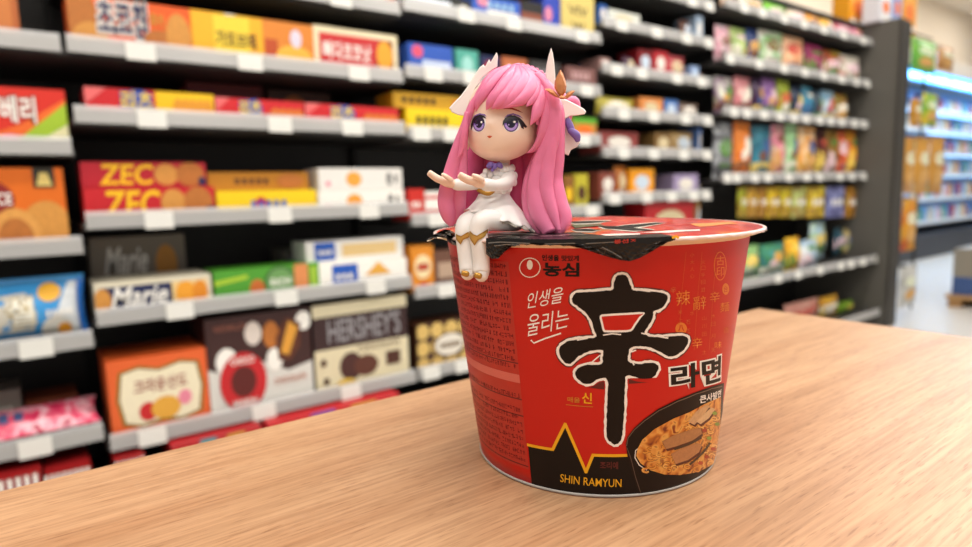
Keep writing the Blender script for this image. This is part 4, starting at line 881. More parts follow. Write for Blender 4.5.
for L in ([(640, 232.5), (672, 230.5), (700, 229.5), (700, 231), (670, 233)], [(600, 234.5), (640, 233.6), (640, 235), (605, 236)]): lpoly(L, mat('#f0dcd4', .3), 1)
lpoly([(690, 224), (730, 222), (738, 224), (700, 227)], mat('#e08a48', .35), 1)
lid.build('lid', cup)
# torn black foil draped over the front of the rim
def drape(px, py, R): a, v = khit(px, py, R); return Vector((KX + R * math.cos(a), KY + R * math.sin(a), v))
FB = mat('#0c0a09', .3, bump=.35, scale=90, spec=.4); FS = mat('#8c8780', .25, metal=.6, bump=.9, scale=300)
xs = [486, 492, 498, 505, 512, 520, 530, 540, 550, 560, 570, 580, 590, 600, 610, 620, 630, 640, 650, 660, 668, 675]
ytop = [239.5, 239.7, 240, 240.2, 240.3, 240.6, 241, 241.4, 241.6, 241.5, 241.2, 241, 240.8, 240.4, 240.1, 239.8, 239.6, 239.4, 239, 238.6, 238.2, 238]
ybot = [254, 259, 258.5, 251.5, 246.5, 244.6, 244.4, 244.8, 245, 245.2, 246, 248, 251, 254.5, 257.5, 260, 261.3, 258, 252.5, 246.5, 242, 238.7]
fl = MB(); vs = []; NV = 9; rc = random.Random(9)
for i in range(len(xs) * 3 - 2):
    t = i / 3; k = min(len(xs) - 2, int(t)); f_ = t - k
    X_ = xs[k] * (1 - f_) + xs[k + 1] * f_; T_ = ytop[k] * (1 - f_) + ytop[k + 1] * f_; B_ = ybot[k] * (1 - f_) + ybot[k + 1] * f_
    inner = lidhit(X_, T_ - 4.2); inner.z += .0005
    edge = drape(X_, T_ + 1.5, RLID + .0006)
    e_top = Vector((edge.x, edge.y, lidz(edge.x, edge.y) + .0005))
    r_in = Vector((KX, KY, 0)) + (Vector((edge.x - KX, edge.y - KY, 0)) * ((RLID - (.024 if X_ < 560 else .024 - .014 * min(1, (X_ - 560) / 50))) / (RLID + .0006))); r_in.z = lidz(r_in.x, r_in.y) + .0005
    vs.append(r_in); vs.append(e_top)
    for j in range(1, NV - 1):
        q = j / (NV - 2); yy = T_ + 1.5 + (B_ - T_ - 1.5) * q
        R_ = RLID + .0007 - .0016 * q ** 2 * min(1, (B_ - T_) / 14) + .0005 * math.sin(i * 1.7 + j * 2.3) * q
        vs.append(drape(X_, yy, R_))
n_ = len(xs) * 3 - 2
for i in range(n_ - 1):
    for j in range(NV - 1): fl.f.append([i * NV + j, (i + 1) * NV + j, (i + 1) * NV + j + 1, i * NV + j + 1]); fl.m.append(1 if (j == 1 or (j == 0 and rc.random() < .45)) and rc.random() < .8 and False else 0); fl.s.append(False)
fl.v = [tuple(v) for v in vs]; fl.mats = [FB, FS]
fo = fl.build('torn_lid_flap', cup); tag(fo, 'black crumpled foil flap')
md = fo.modifiers.new('s', 'SOLIDIFY'); md.thickness = .0003; md.offset = 1
# silver creases on the flap, foil highlights painted as pale strips, and the small printing
cre = MB()
def crease(pts, w, R=RLID + .0012, m=FS):
    st2 = stroke(pts, w); P = [drape(x, y, R) for x, y in st2]; n = len(P) // 2
    cre.add(P, [[i, i + 1, 2 * n - 2 - i, 2 * n - 1 - i] for i in range(n - 1)], m)
for L, w in (([(488, 243), (500, 242), (512, 242.6), (530, 243.6)], 1.1), ([(494, 246), (506, 244.5), (520, 245.2)], .8), ([(545, 244), (560, 243.6), (575, 243.2)], .8), ([(586, 243.5), (600, 242.8), (620, 241.8)], .7), ([(602, 247), (612, 252), (622, 258)], .8)): crease(L, w)
def top_streak(pts, w, m=FS):
    st2 = stroke(pts, w); P = [lidhit(x, y) + Vector((0, 0, .0009)) for x, y in st2]; n = len(P) // 2
    cre.add(P, [[i, i + 1, 2 * n - 2 - i, 2 * n - 1 - i] for i in range(n - 1)], m)
for L, w in (([(494, 238.4), (503, 237.4), (512, 238.2)], .7), ([(512, 236.6), (524, 236), (538, 236.8)], .6), ([(560, 237.2), (574, 236.6), (588, 236.9)], .6), ([(540, 238.6), (556, 238), (566, 238.4)], .5), ([(572, 235.2), (584, 234.9), (596, 235.4)], .5), ([(498, 240), (508, 239.4), (520, 239.7)], .5)): top_streak(L, w)
crease([(600, 248), (606, 250), (604, 254), (598, 251)], .9, m=mat('#4a3528', .35))
crease([(672, 237.8), (676, 236.6), (679, 238)], 2.6, m=K_YEL)
vs2, fs2 = text_in('봉선ㅈ', [(614, 239.6), (636, 238.2), (636, 242.4), (614, 243.8)], .02)
cre.add([drape(x, y, RLID + .0013) for x, y in vs2], fs2, mat('#c8301c', .4))
fix(cre.build('flap_print', fo), fo)
# torn tip curling out to the left of the rim
tip = MB()
TP = [((455, 233), (458, 246)), ((450, 230), (452, 244)), ((445, 229.5), (447, 241)), ((441, 231), (442, 238.5)), ((437, 233), (437, 238)), ((433, 234.5), (433.5, 238.5)), ((429, 237), (430, 240)), ((426.5, 239.8), (427, 241))]
base_d = (drape(458, 240, RLID) - C0).dot(FWD)
def at_d(px, py, d): r_ = ray(px, py); return C0 + r_ * (d / r_.dot(FWD))
vs = []; n = 6
for i, (a, b) in enumerate(TP):
    for j in range(n): q = j / (n - 1); dd = base_d + .004 - .0025 * q + .0012 * math.sin(i * 2.1 + j * 1.9); vs.append(at_d(a[0] + (b[0] - a[0]) * q, a[1] + (b[1] - a[1]) * q, dd))
for i in range(len(TP) - 1):
    for j in range(n - 1): tip.f.append([i * n + j, (i + 1) * n + j, (i + 1) * n + j + 1, i * n + j + 1]); tip.m.append(1 if (i * 3 + j * 5) % 4 == 0 else (2 if j == n - 2 and i > 1 else 0)); tip.s.append(False)
tip.v = [tuple(v) for v in vs]; tip.mats = [FB, FS, RIM]
to = tip.build('torn_lid_tip', cup); md = to.modifiers.new('s', 'SOLIDIFY'); md.thickness = .0003
# ------------------------------------------------------------------ figurine
D0 = .246
def fp(px, py, dd=0):
    r = ray(px, py); return C0 + r * ((D0 + dd / 100) / r.dot(FWD))
def rad(px_r, dd=0): return px_r * (D0 + dd / 100) / F
def crv(P, n=6):
    """smooth curve through rows of numbers"""
    out = []
    for i in range(len(P) - 1):
        p0, p1, p2, p3 = P[max(0, i - 1)], P[i], P[i + 1], P[min(len(P) - 1, i + 2)]
        for k in range(n):
            t = k / n; out.append(tuple(.5 * (2 * b + (c - a) * t + (2 * a - 5 * b + 4 * c - d) * t * t + (-a + 3 * b - 3 * c + d) * t ** 3) for a, b, c, d in zip(p0, p1, p2, p3)))
    return out + [tuple(P[-1])]
fseat = fp(508, 231, .3)
fig = thing('figurine', (fseat.x, fseat.y, .103), 'small figurine with long pink hair and white dress, sitting on the cup rim', 'figurine')
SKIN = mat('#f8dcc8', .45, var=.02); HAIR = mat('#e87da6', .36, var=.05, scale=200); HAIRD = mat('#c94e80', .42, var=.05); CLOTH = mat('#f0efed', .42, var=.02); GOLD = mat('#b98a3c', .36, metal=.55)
COPP = mat('#c98252', .38, metal=.35); PURP = mat('#7a62b0', .42); FRILL = mat('#b9b4aa', .5); FINW = mat('#f3ebe6', .42, var=.02)
def tube(mb, pts, m, n=6, seg=16, flat=1.0, round_end=True):
    """pts: (px, py, dd, radius px); cross-section flattened by flat along the view axis"""
    P = crv(pts, n); C = [fp(p[0], p[1], p[2]) for p in P]; rings = []
    up = FWD
    for i, c in enumerate(C):
        t = (C[min(i + 1, len(C) - 1)] - C[max(i - 1, 0)]).normalized()
        nn = (up - t * up.dot(t)); nn = nn.normalized() if nn.length > .2 else t.orthogonal().normalized()
        w = t.cross(nn).normalized(); r = rad(max(P[i][3], .05), P[i][2])
        rings.append([c + w * r * math.cos(2 * PI * k / seg) + nn * r * flat * math.sin(2 * PI * k / seg) for k in range(seg)])
    if round_end:
        def cap(c, ring, d):
            out = []
            for q in (.5, .85): out.append([c + (v - c) * math.sqrt(1 - q * q) + d * q * (ring[0] - c).length for v in ring])
            return out
        t0 = (C[0] - C[1]).normalized(); t1 = (C[-1] - C[-2]).normalized()
        rings = cap(C[0], rings[0], t0)[::-1] + rings + cap(C[-1], rings[-1], t1)
    mb.loft(rings, m); return mb
def rings(mb, rows, m, seg=40, ruff=0, rn=12):
    """rows: (cx, cy, half width px, tilt px, dd centre, half depth cm, ruffle)"""
    R_ = []
    for cx, cy, w, t, dc, hd, rf in rows:
        ring = []
        for k in range(seg):
            a = 2 * PI * k / seg; wob = 1 + rf * math.sin(a * rn) * .06
            ring.append(fp(cx + w * wob * math.cos(a), cy + t * math.cos(a) + rf * 1.2 * math.sin(a * rn + 1), dc + hd * wob * math.sin(a)))
        R_.append(ring)
    mb.loft(R_, m); return mb
# --- legs and torso: one body
legs = MB()
tube(legs, [(506, 219, .6, 10), (490, 217.5, -.1, 11.5), (470, 222, -.75, 11.2), (465, 231, -1.0, 10.2), (465, 243, -1.0, 8.8), (466.8, 260, -1.0, 8.4), (467.5, 270, -1.05, 8.0), (467.6, 273.5, -1.1, 6.9)], CLOTH, n=5, seg=24)
tube(legs, [(516, 222.5, -.1, 8.6), (502, 221.5, -.9, 9.9), (484, 221, -1.35, 11.2), (478.5, 231, -1.4, 10), (479.5, 243, -1.4, 8.8), (481.2, 260, -1.3, 8.5), (481.6, 271, -1.3, 8.2), (481.6, 275, -1.35, 7.0)], CLOTH, n=5, seg=24)
tube(legs, [(474, 217.5, -.75, 8.5), (488, 216.5, -.7, 9.5)], CLOTH, n=3, seg=20)
legs.build('legs', fig)
bvL = BVHTree.FromPolygons([Vector(v) for v in legs.v], legs.f)
def decal(mb, pts, m, bv, lift=.0001, holes=(), cut=2.0):
    def f(u, v):
        d = ray(u, v); h = bv.ray_cast(C0, d)
        return tuple(h[0] - d * lift) if h[0] is not None else None
    vs, fs = poly_fill([pts] + list(holes)); lay(mb, vs, fs, m, f, (cut, cut))
g = MB()
ZG = [(453.6, 231.5), (457, 235), (461, 236.5), (466, 233.5), (470, 231.5), (473, 234.5), (477, 236), (482, 233), (488, 229.5), (488.5, 233), (483, 237.5), (478, 240), (474.5, 245), (471, 240), (469, 237), (463, 239.5), (460.5, 244), (457, 240), (454.5, 236)]
decal(g, grow(ZG, .4), GOLD, bvL, .00035); decal(g, grow(ZG, -.9), mat('#d0a555', .36, metal=.5), bvL, .00042)  # lighter inner band paints a highlight into the gold
g.build('garter', fig)
sh = MB()
for cx, cy, dd in ((465, 273.6, -1.4), (477.8, 275.6, -1.68)):
    rr = [fp(cx, cy, dd)]
    tube(sh, [(cx - 1.2, cy - .3, dd, 3.0), (cx + 1.6, cy + .4, dd, 3.1)], GOLD, n=3, seg=14, flat=.7)
sh.build('gold_toe', fig)
to_ = MB()
rings(to_, [(494, 198, 15, 0, .0, .50, 0), (496, 192, 14.5, 0, -.02, .50, 0), (498.5, 184, 15.5, 0, -.05, .55, 0), (500, 177, 16, 0, -.05, .55, 0), (501, 171, 13, 0, 0, .48, 0), (503, 167, 7, 0, 0, .34, 0), (504, 163, 4.8, 0, 0, .26, 0)], CLOTH)
to_.build('bodice', fig)
nk = MB(); tube(nk, [(504.5, 169, 0, 5), (505, 162, 0, 5), (505, 155, 0, 5)], SKIN, n=3); nk.build('neck', fig)
sk = MB()
rings(sk, crv([(494, 194, 15.5, 0, 0, .52, 0), (495, 200, 19, 1, -.05, .7, .05), (496.5, 207, 25, 3, -.15, .95, .2), (498, 214, 30, 6, -.25, 1.08, .45), (499, 219.5, 33.5, 9.5, -.25, 1.22, 1.1), (499, 218.5, 31, 9, -.2, 1.08, .8), (498, 213, 22, 5, -.2, .8, .1)], 4), CLOTH, 96)
sk.build('skirt', fig)
s2 = MB()
rings(s2, crv([(500, 213, 24, 5, -.1, 1.0, .2), (502, 219, 29, 8, -.15, 1.15, .5), (504, 223.5, 31, 8.5, -.1, 1.25, .9), (504, 222.5, 27, 8, -.1, 1.0, .6)], 4), FRILL, 96, rn=15)
s2.build('underskirt', fig)
bl = MB()
tube(bl, [(478, 190, -.45, 1.8), (484, 192.5, -.66, 2.4), (489, 193.5, -.72, 2.2), (494, 191, -.72, 1.6)], GOLD, n=4, seg=10, flat=.5); bl.build('belt', fig)
# --- arms, each sleeve and hand
def hand(mb, wrist, palm, tips, thumb, m, r=3.6):
    tips = [(x, y, d, q * 1.2) for x, y, d, q in tips]
    tube(mb, [wrist, palm, (palm[0] - 5.5, palm[1] - 2.0, palm[2], palm[3] * .86)], m, n=4, seg=16, flat=1.15)
    for (x, y, dd, rr) in tips:
        tube(mb, [(palm[0] - 3, palm[1] - 1.0, palm[2] + (dd - palm[2]) * .7, rr * 1.15), ((palm[0] + x) / 2 - 2, (palm[1] + y) / 2 + .3, dd, rr * 1.08), (x, y, dd, rr * .82)], m, n=4, seg=10)
    tube(mb, thumb, m, n=4, seg=10)
h2 = MB()
hand(h2, (459, 185, -.75, 4.4), (448, 182.5, -.85, 4.9), [(430.5, 172.8, -.98, 2.5), (429.6, 174.2, -.80, 2.6), (431, 175.6, -.62, 2.5), (434, 177.5, -.46, 2.2)], [(451, 180, -1.12, 2.6), (446.5, 176.8, -1.22, 2.4), (443, 174.6, -1.22, 1.9)], SKIN)
h2.build('hand', fig)
h1 = MB()
hand(h1, (489, 185, -1.45, 4.6), (479, 182.8, -1.6, 5.3), [(461.2, 174.6, -1.86, 2.6), (460, 176.6, -1.66, 2.7), (462, 178.6, -1.46, 2.6), (465, 180.4, -1.3, 2.3)], [(482, 180, -1.9, 2.8), (477.5, 177, -2.0, 2.6), (473.5, 175.4, -2.0, 2.0)], SKIN)
h1.build('hand', fig)
a1 = MB()
tube(a1, [(509, 175, -.35, 6.2), (508, 180, -.6, 7.8), (504, 184, -.95, 7.0), (496, 185.5, -1.25, 5.9), (489, 185, -1.45, 6.4), (486.5, 184.8, -1.5, 6.7)], CLOTH, n=5, seg=20, flat=1)
for (x, y, dd, r) in ((514, 176, -.3, 3.6), (513.5, 182, -.5, 3.6), (509, 188, -.75, 3.3), (504, 190.5, -.9, 2.8)): tube(a1, [(x, y - 1, dd, r), (x, y + 1, dd, r)], CLOTH, n=2, seg=12)
a1.build('sleeve', fig)
a2 = MB()
tube(a2, [(488, 175, -.1, 5.4), (482, 181, -.3, 6.6), (473, 184.5, -.5, 5.6), (463, 185, -.7, 5.6), (457, 184.6, -.78, 6.0)], CLOTH, n=5, seg=20)
for (x, y, dd, r) in ((486, 172.5, -.35, 3.4), (491, 174.5, -.55, 3.0), (484, 177.5, -.5, 3.0)): tube(a2, [(x, y - 1, dd, r), (x, y + 1, dd, r)], CLOTH, n=2, seg=12)
a2.build('sleeve', fig)
cl_ = MB()
for i in range(11):
    a = PI * (i / 10) * 1.1 - .15; tube(cl_, [(504.5 - 8 * math.cos(a), 166.5 + 1.5 * math.sin(a), -.15 - .45 * math.sin(a), 2.3), (504.5 - 8.6 * math.cos(a), 168.6 + 1.8 * math.sin(a), -.18 - .48 * math.sin(a), 2.5)], CLOTH, n=2, seg=10)
for (x, y, dd, r) in ((498, 173, -.6, 3.2), (503, 175, -.62, 3.2), (497, 178.5, -.62, 3.0), (503, 181, -.64, 3.1)): tube(cl_, [(x - 2, y, dd, r), (x + 2, y + .5, dd, r)], CLOTH, n=2, seg=12, flat=.6)
cl_.build('collar_frill', fig)
bo = MB()
tube(bo, [(495, 166, -.8, 1.6), (491, 164.5, -.86, 3.0), (488.6, 166, -.8, 2.6)], PURP, n=4, seg=12, flat=.6); tube(bo, [(495, 166, -.8, 1.6), (499, 164.8, -.86, 2.8), (501, 166.5, -.8, 2.3)], PURP, n=4, seg=12, flat=.6)
tube(bo, [(494, 167, -.8, 1.5), (492.5, 170, -.82, 1.8)], PURP, n=3, seg=10, flat=.6); tube(bo, [(495, 165, -.92, 2.0), (495, 167.2, -.92, 2.0)], PURP, n=2, seg=12)
bo.build('neck_bow', fig)
# --- head
ya = math.radians(21); U = -DOWN
FV = -FWD * math.cos(ya) - RIGHT * math.sin(ya); LV = RIGHT * math.cos(ya) - FWD * math.sin(ya)
HC = fp(503, 120, -.25)
rows = [(1.72, .02, .02, .02, 0), (1.6, .6, .55, .6, 0), (1.3, 1.0, .95, 1.0, 0), (.9, 1.27, 1.18, 1.25, 0), (.4, 1.38, 1.3, 1.35, 0), (0, 1.41, 1.33, 1.35, 0), (-.4, 1.43, 1.36, 1.25, 0), (-.75, 1.42, 1.34, 1.1, 0), (-1.0, 1.33, 1.27, .9, .02), (-1.25, 1.12, 1.12, .65, .08), (-1.45, .82, .90, .45, .16), (-1.58, .52, .62, .3, .24), (-1.65, .22, .30, .15, .32), (-1.67, .02, .02, .02, .36)]
hd = MB(); HR = []
for z_, w, f_, b_2, c in crv(rows, 4):
    ring = []
    for k in range(56):
        a = 2 * PI * k / 56; s = math.sin(a); y_ = c + (f_ if s > 0 else b_2) * s; x_ = max(.005, w) * math.cos(a)
        nose = .10 * math.exp(-((x_ / .13) ** 2) - ((z_ + .46) / .15) ** 2) * (s > 0)
        eye = -.05 * math.exp(-(((abs(x_) - .62) / .33) ** 2) - ((z_ + .1) / .33) ** 2) * (s > 0)
        ring.append(HC + (LV * x_ + FV * (y_ + nose + eye) + U * z_) * .01)
    HR.append(ring)
hd.loft(HR[::-1], SKIN)
bvH = BVHTree.FromPolygons([Vector(v) for v in hd.v], hd.f)
c1 = lambda L: [(420 + x / 4.556, 30 + y / 4.556) for x, y in L]
EW = mat('#f4eef0', .3); EI = mat('#7a5cb0', .25); ED = mat('#2b2340', .25); EB = mat('#b49ae0', .25); EP = mat('#1c1a30', .2); LASH = mat('#1d1520', .4); LID = mat('#8a6ab8', .45)
def eye(cx, cy, rx, ry, lash, white, lid):
    decal(hd, c1(white), EW, bvH, .00004, cut=1.5); decal(hd, c1(ell(cx, cy, rx, ry, 28)), ED, bvH, .00007, cut=1.5); decal(hd, c1(ell(cx, cy + ry * .06, rx * .92, ry * .86, 28)), EI, bvH, .0001, cut=1.5)
    decal(hd, c1([(cx + rx * .8 * math.cos(t), cy + ry * .12 + ry * .72 * math.sin(t)) for t in [PI * i / 14 for i in range(15)]]), EB, bvH, .00013, cut=1.5)
    decal(hd, c1([(cx + rx * .88 * math.cos(t), cy - ry * .05 - ry * .74 * math.sin(t)) for t in [PI * i / 14 for i in range(15)]]), ED, bvH, .00013, cut=1.5)
    decal(hd, c1(ell(cx, cy - ry * .02, rx * .58, ry * .56, 20)), EP, bvH, .00016, cut=1.5)
    decal(hd, c1(ell(cx + rx * .45, cy - ry * .2, rx * .17, ry * .14, 12)), EW, bvH, .0002, cut=1.5); decal(hd, c1(ell(cx - rx * .32, cy + ry * .15, rx * .10, ry * .09, 12)), EB, bvH, .0002, cut=1.5)
    decal(hd, c1(lash), LASH, bvH, .00022, cut=1.5); decal(hd, c1(lid), LID, bvH, .00006, cut=1.5)
eye(268, 427, 27, 36, [(232, 458), (231, 432), (238, 408), (252, 392), (272, 385), (292, 390), (303, 404), (292, 401), (272, 396), (256, 402), (244, 418), (240, 440)],
    [(236, 455), (236, 425), (248, 400), (270, 388), (292, 394), (300, 410), (298, 440), (284, 460), (262, 466), (244, 462)], [(236, 408), (250, 388), (272, 379), (296, 384), (304, 396), (290, 388), (270, 385), (252, 393)])
eye(415, 426, 34, 38, [(376, 436), (378, 415), (388, 400), (405, 390), (432, 389), (455, 400), (472, 418), (488, 440), (482, 447), (472, 440), (474, 452), (462, 446), (456, 428), (446, 410), (430, 401), (408, 401), (392, 412), (384, 428)],
    [(380, 430), (386, 408), (406, 394), (434, 394), (452, 408), (460, 432), (450, 455), (425, 466), (398, 462), (384, 450)], [(382, 402), (398, 386), (424, 379), (452, 388), (470, 404), (450, 395), (424, 386), (400, 392)])
decal(hd, c1([(374, 360), (392, 353), (420, 354), (448, 364), (470, 378), (444, 370), (418, 362), (394, 360)]), mat('#a8402c', .5), bvH, .0001, cut=1.5)
decal(hd, c1([(305, 484), (316, 481), (329, 483), (322, 491), (315, 493)]), mat('#cf5a30', .45), bvH, .00008, cut=1.5)
tube(hd, [(468, 144, -.3, 1.6), (467, 148, -.3, 1.8)], SKIN, n=2, seg=10)
hd.build('head', fig)
# --- hair
hr = MB()
HX, HY, RX_, RY_, RZ_ = 514, 114, 44.5, 49, 1.75
HDC = -.1
def capdd(px, py, k=1.0):
    x = (px - HX) / RX_; y = (py - HY) / RY_; return HDC - RZ_ * math.sqrt(max(.02, 1 - x * x - y * y)) * k
vs = []; fs = []; NA, NB = 110, 44
for i in range(NB + 1):
    th = PI * i / NB
    for j in range(NA):
        a = 2 * PI * j / NA; gr = 1 - .022 * abs(math.sin(a * 9 + .8 * math.sin(th * 2))) ** .6 * math.sin(th)
        x = math.sin(th) * math.cos(a) * gr; y = -math.cos(th); d = math.sin(th) * math.sin(a) * gr
        low = max(0, y); wx = 1 - .05 * low
        vs.append(fp(HX + RX_ * x * wx, HY + RY_ * y, HDC + RZ_ * d * 1.0))
def inface(px, py): return 462 < px < 537 and py > 101
for i in range(NB):
    for j in range(NA):
        q = [i * NA + j, i * NA + (j + 1) % NA, (i + 1) * NA + (j + 1) % NA, (i + 1) * NA + j]
        c = sum((Vector(vs[k]) for k in q), Vector()) / 4; rel = M.transposed() @ (c - C0)
        px, py = CX + F * rel.x / rel.z, CY + F * rel.y / rel.z
        front = (rel.z - D0) * 100 < HDC + .25
        if (front and inface(px, py)) or py > 157: continue
        fs.append(q)
hr.add(vs, fs, HAIR, True)
def strand(pts, widths, lift=.06, flat=.42, m=HAIR, k=1.0, n=7, dds=None, mb=None):
    P = crv([(x, y, w) for (x, y), w in zip(pts, widths)], n); L = []
    for i, (x, y, w) in enumerate(P):
        if dds is None: dd = capdd(x, y, k) - lift
        else:
            t = i / (len(P) - 1) * (len(dds) - 1); a = min(len(dds) - 2, int(t)); dd = dds[a] + (dds[a + 1] - dds[a]) * (t - a)
        L.append((x, y, dd, max(.15, w / 2)))
    (mb or hr)  # cross-section with a ridge so each lock catches the light
    C = [fp(*l[:3]) for l in L]; R_ = []; seg = 14; hc = fp(HX, HY, HDC)
    for i, c in enumerate(C):
        t = (C[min(i + 1, len(C) - 1)] - C[max(i - 1, 0)]).normalized()
        nn = (c - hc) if dds is None else -FWD
        nn = nn - t * nn.dot(t); nn = nn.normalized() if nn.length > 1e-6 else -FWD; w = t.cross(nn).normalized(); r = rad(L[i][3], L[i][2])
        R_.append([c + w * r * math.cos(2 * PI * q / seg) * (1) + nn * r * flat * 2 * (abs(math.sin(2 * PI * q / seg)) ** 1.25) * (1 if math.sin(2 * PI * q / seg) > 0 else -.5) for q in range(seg)])
    (mb or hr).loft(R_, m)
bangs = [
 ([(507, 67), (494, 75), (483, 89), (475, 103), (472, 113)], [6, 13, 13, 9, 0]),
 ([(514, 66), (508, 78), (500, 91), (491, 102), (486, 110.5)], [5, 13, 15, 12, 0]),
 ([(509, 66), (498, 76), (487, 90), (479, 102), (476, 112)], [6, 13, 15, 11, 0]),
 ([(520, 67), (524, 79), (518, 91), (508, 101), (496, 109.5)], [4, 14, 18, 14, 0]),
 ([(517, 66.5), (516, 79), (509, 92), (500, 102), (491, 109.5)], [4, 12, 14, 11, 0]),
 ([(523, 67.5), (532, 80), (529, 92), (520, 100), (503, 108.5)], [4, 14, 17, 13, 0]),
 ([(528, 70), (540, 84), (540, 100), (536, 114), (530, 126)], [4, 14, 16, 12, 0]),
 ([(524, 68), (535, 80), (536, 91), (531, 101), (526, 107)], [4, 12, 12, 8, 0]),
 ([(528, 69), (545, 87), (547, 110), (543, 133), (536, 147), (526, 153.5)], [3, 15, 17, 14, 10, 0])]
for i, (p, w) in enumerate(bangs): strand(p, w, lift=(.02, .10, .05)[i % 3], flat=.36)
# crown and side locks
for p, w in (([(512, 67.5), (494, 75), (482, 91), (472, 112)], [3, 9, 11, 6]), ([(520, 66), (541, 76), (553, 96), (556, 122)], [3, 12, 14, 10]), ([(516, 65.5), (532, 70), (548, 84), (556, 104)], [3, 10, 12, 8]), ([(514, 66.5), (505, 70), (492, 80), (480, 96)], [2, 7, 9, 6])):
    strand(p, w, lift=-.02, flat=.25)
strand([(536, 74), (550, 92), (553, 118), (549, 144), (541, 166), (537, 190), (541, 214), (550, 233)], [6, 14, 17, 19, 20, 21, 22, 15], dds=[-1.1, -1.35, -1.35, -1.2, -.95, -.9, -1.0, -1.2])
strand([(546, 86), (557, 108), (558, 134), (556, 158), (553, 180), (557, 202), (563, 220), (556, 234)], [6, 13, 14, 17, 20, 21, 18, 9], dds=[-.7, -.9, -.9, -.8, -.7, -.75, -.85, -1.0])
strand([(548, 110), (551, 138), (548, 164), (546, 188), (552, 212), (559, 231)], [8, 12, 14, 15, 13, 4], dds=[-1.3, -1.35, -1.2, -1.15, -1.2, -1.3])
strand([(540, 150), (533, 172), (529, 192), (531, 212), (540, 226), (546, 236)], [8, 14, 15, 15, 15, 10], dds=[-.5, -.5, -.5, -.55, -.8, -1.05])
strand([(485, 88), (473, 104), (465, 126), (457, 150), (450, 176), (446, 200), (449, 216), (452, 226)], [4, 8, 9, 12, 15, 17, 15, 5], dds=[-1.2, -1.0, -.9, -.75, -.5, -.3, -.2, -.2])
strand([(466, 128), (463, 150), (461, 172), (459, 194), (458, 212), (455, 224)], [6, 9, 13, 15, 13, 4], dds=[-.7, -.6, -.45, -.25, -.1, -.05])
strand([(467, 112), (464, 132), (462, 148), (457, 159)], [5, 7, 6, 0], dds=[-1.2, -1.15, -1.0, -.95])
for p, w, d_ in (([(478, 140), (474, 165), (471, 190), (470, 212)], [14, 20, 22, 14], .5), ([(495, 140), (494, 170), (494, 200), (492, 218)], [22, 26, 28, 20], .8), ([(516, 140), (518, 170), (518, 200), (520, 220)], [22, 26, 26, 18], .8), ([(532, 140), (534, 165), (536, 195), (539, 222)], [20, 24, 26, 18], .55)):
    strand(p, w, dds=[d_, d_ + .1, d_ + .1, d_], flat=.3, m=HAIRD)  # shade of the deep hair interior painted in as darker pink
# braid over the crown and the small bun behind
for i in range(9):
    t = i / 8; x = 516 + 36 * t; y = 66.2 + 16 * t * t + 1.5 * t
    tube(hr, [(x - 2.6, y + .8, capdd(x, y + 3) + .55, 3.0), (x + 2.4, y - .2, capdd(x, y + 3) + .5, 3.1)], HAIR, n=3, seg=12)
tube(hr, [(566, 104, -.1, 5), (573, 102, -.1, 6.2), (576, 108, -.1, 5)], HAIR, n=4, seg=16)
tube(hr, [(560, 96, .1, 6), (566, 110, .1, 7), (565, 124, .1, 5)], HAIR, n=4, seg=16)
hr.build('hair', fig)
# --- ornaments
def plate(name, pts, dd, th, m, puff=0, parent=fig, ddf=None):
    """a flat moulded piece: outline with real thickness and softened edge"""
    n = len(pts); mb = MB(); g_ = lambda x, y: dd if ddf is None else ddf(x, y)
    inner = grow(pts, -.8)
    r0 = [fp(x, y, g_(x, y) + th * .35) for x, y in pts]; r1 = [fp(x, y, g_(x, y)) for x, y in inner]; r2 = [fp(x, y, g_(x, y) + th * .7) for x, y in pts]; r3 = [fp(x, y, g_(x, y) + th) for x, y in inner]
    vs = r1 + r0 + r2 + r3; fs = []
    for k in range(3):
        for i in range(n): fs.append([k * n + i, k * n + (i + 1) % n, (k + 1) * n + (i + 1) % n, (k + 1) * n + i])
    v2, t2 = poly_fill([pts])
    fs += [list(t) for t in t2] + [[3 * n + i for i in t][::-1] for t in t2]
    mb.add(vs, fs, m, False); return recalc(mb.build(name, parent))
plate('head_fin', c1([(349, 101), (355, 120), (352, 168), (318, 190), (285, 215), (255, 260), (225, 330), (208, 392), (175, 388), (145, 375), (133, 355), (150, 335), (185, 300), (222, 250), (252, 200), (272, 170), (290, 157), (296, 168), (314, 133), (322, 146)]), -.35, .12, FINW)
plate('head_horn', c1([(597, 80), (605, 105), (612, 150), (616, 200), (618, 240), (620, 285), (590, 285), (578, 240), (571, 205), (576, 160), (586, 115)]), -1.1, .16, FINW)
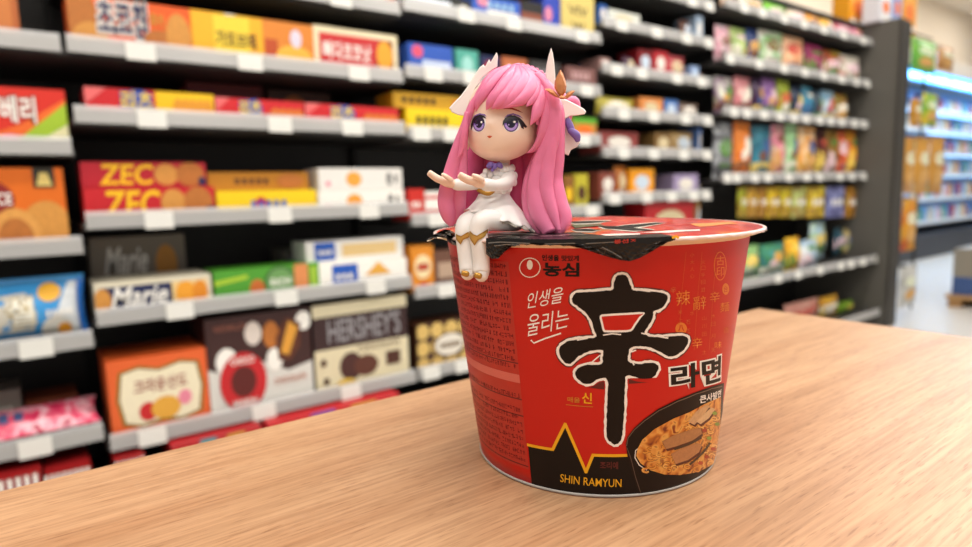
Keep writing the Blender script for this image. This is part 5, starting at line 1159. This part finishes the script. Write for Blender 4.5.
plate('ear_fin', c1([(630, 312), (662, 316), (690, 328), (722, 345), (748, 360), (757, 372), (750, 384), (715, 390), (685, 392), (665, 402), (655, 418), (645, 440), (634, 445), (640, 400), (636, 350)]), -.85, .14, FINW)
plate('white_ribbon', [(562, 118), (568, 124), (574, 132), (580, 142), (577, 147), (571, 150), (568.5, 155.5), (564.5, 154), (562, 148), (560, 135)], -.55, .1, FINW)
pr = MB()
tube(pr, [(566, 119, -.7, 3.4), (569, 124, -.72, 3.8), (571.5, 131, -.74, 3.9)], PURP, n=4, seg=12, flat=.6); tube(pr, [(571, 131, -.78, 3.4), (576, 135, -.8, 4.4), (577.5, 139.5, -.78, 3.0)], PURP, n=4, seg=12, flat=.6)
pr.build('hair_ribbon', fig)
lt = thing_ = None
pet = MB()
def petal(pts, dd, m=COPP):
    c = (sum(p[0] for p in pts) / len(pts), sum(p[1] for p in pts) / len(pts)); n = len(pts)
    r1 = [fp(x, y, dd + .1) for x, y in pts]; r2 = [fp(c[0] + (x - c[0]) * .72, c[1] + (y - c[1]) * .72, dd - .02) for x, y in pts]; r0 = [fp(x, y, dd + .18) for x, y in pts]
    vs = r0 + r1 + r2 + [fp(c[0], c[1], dd - .06)]; fs = []
    for k in range(2):
        for i in range(n): fs.append([k * n + i, k * n + (i + 1) % n, (k + 1) * n + (i + 1) % n, (k + 1) * n + i])
    for i in range(n): fs.append([2 * n + i, 2 * n + (i + 1) % n, 3 * n])
    fs.append(list(range(n))[::-1]); pet.add(vs, fs, m, False)
petal(c1([(566, 268), (590, 266), (612, 276), (630, 296), (640, 312), (618, 306), (592, 290)]), -2.0)
petal(c1([(708, 276), (692, 276), (674, 284), (660, 300), (650, 314), (672, 314), (690, 300)]), -2.0)
petal(c1([(640, 181), (652, 200), (662, 228), (668, 256), (664, 280), (652, 300), (642, 308), (626, 290), (612, 262), (614, 232), (626, 204)]), -2.08)
petal(c1([(640, 296), (654, 300), (668, 306), (656, 316), (642, 316), (628, 308)]), -2.15)
recalc(pet.build('lotus_hairpin', fig))
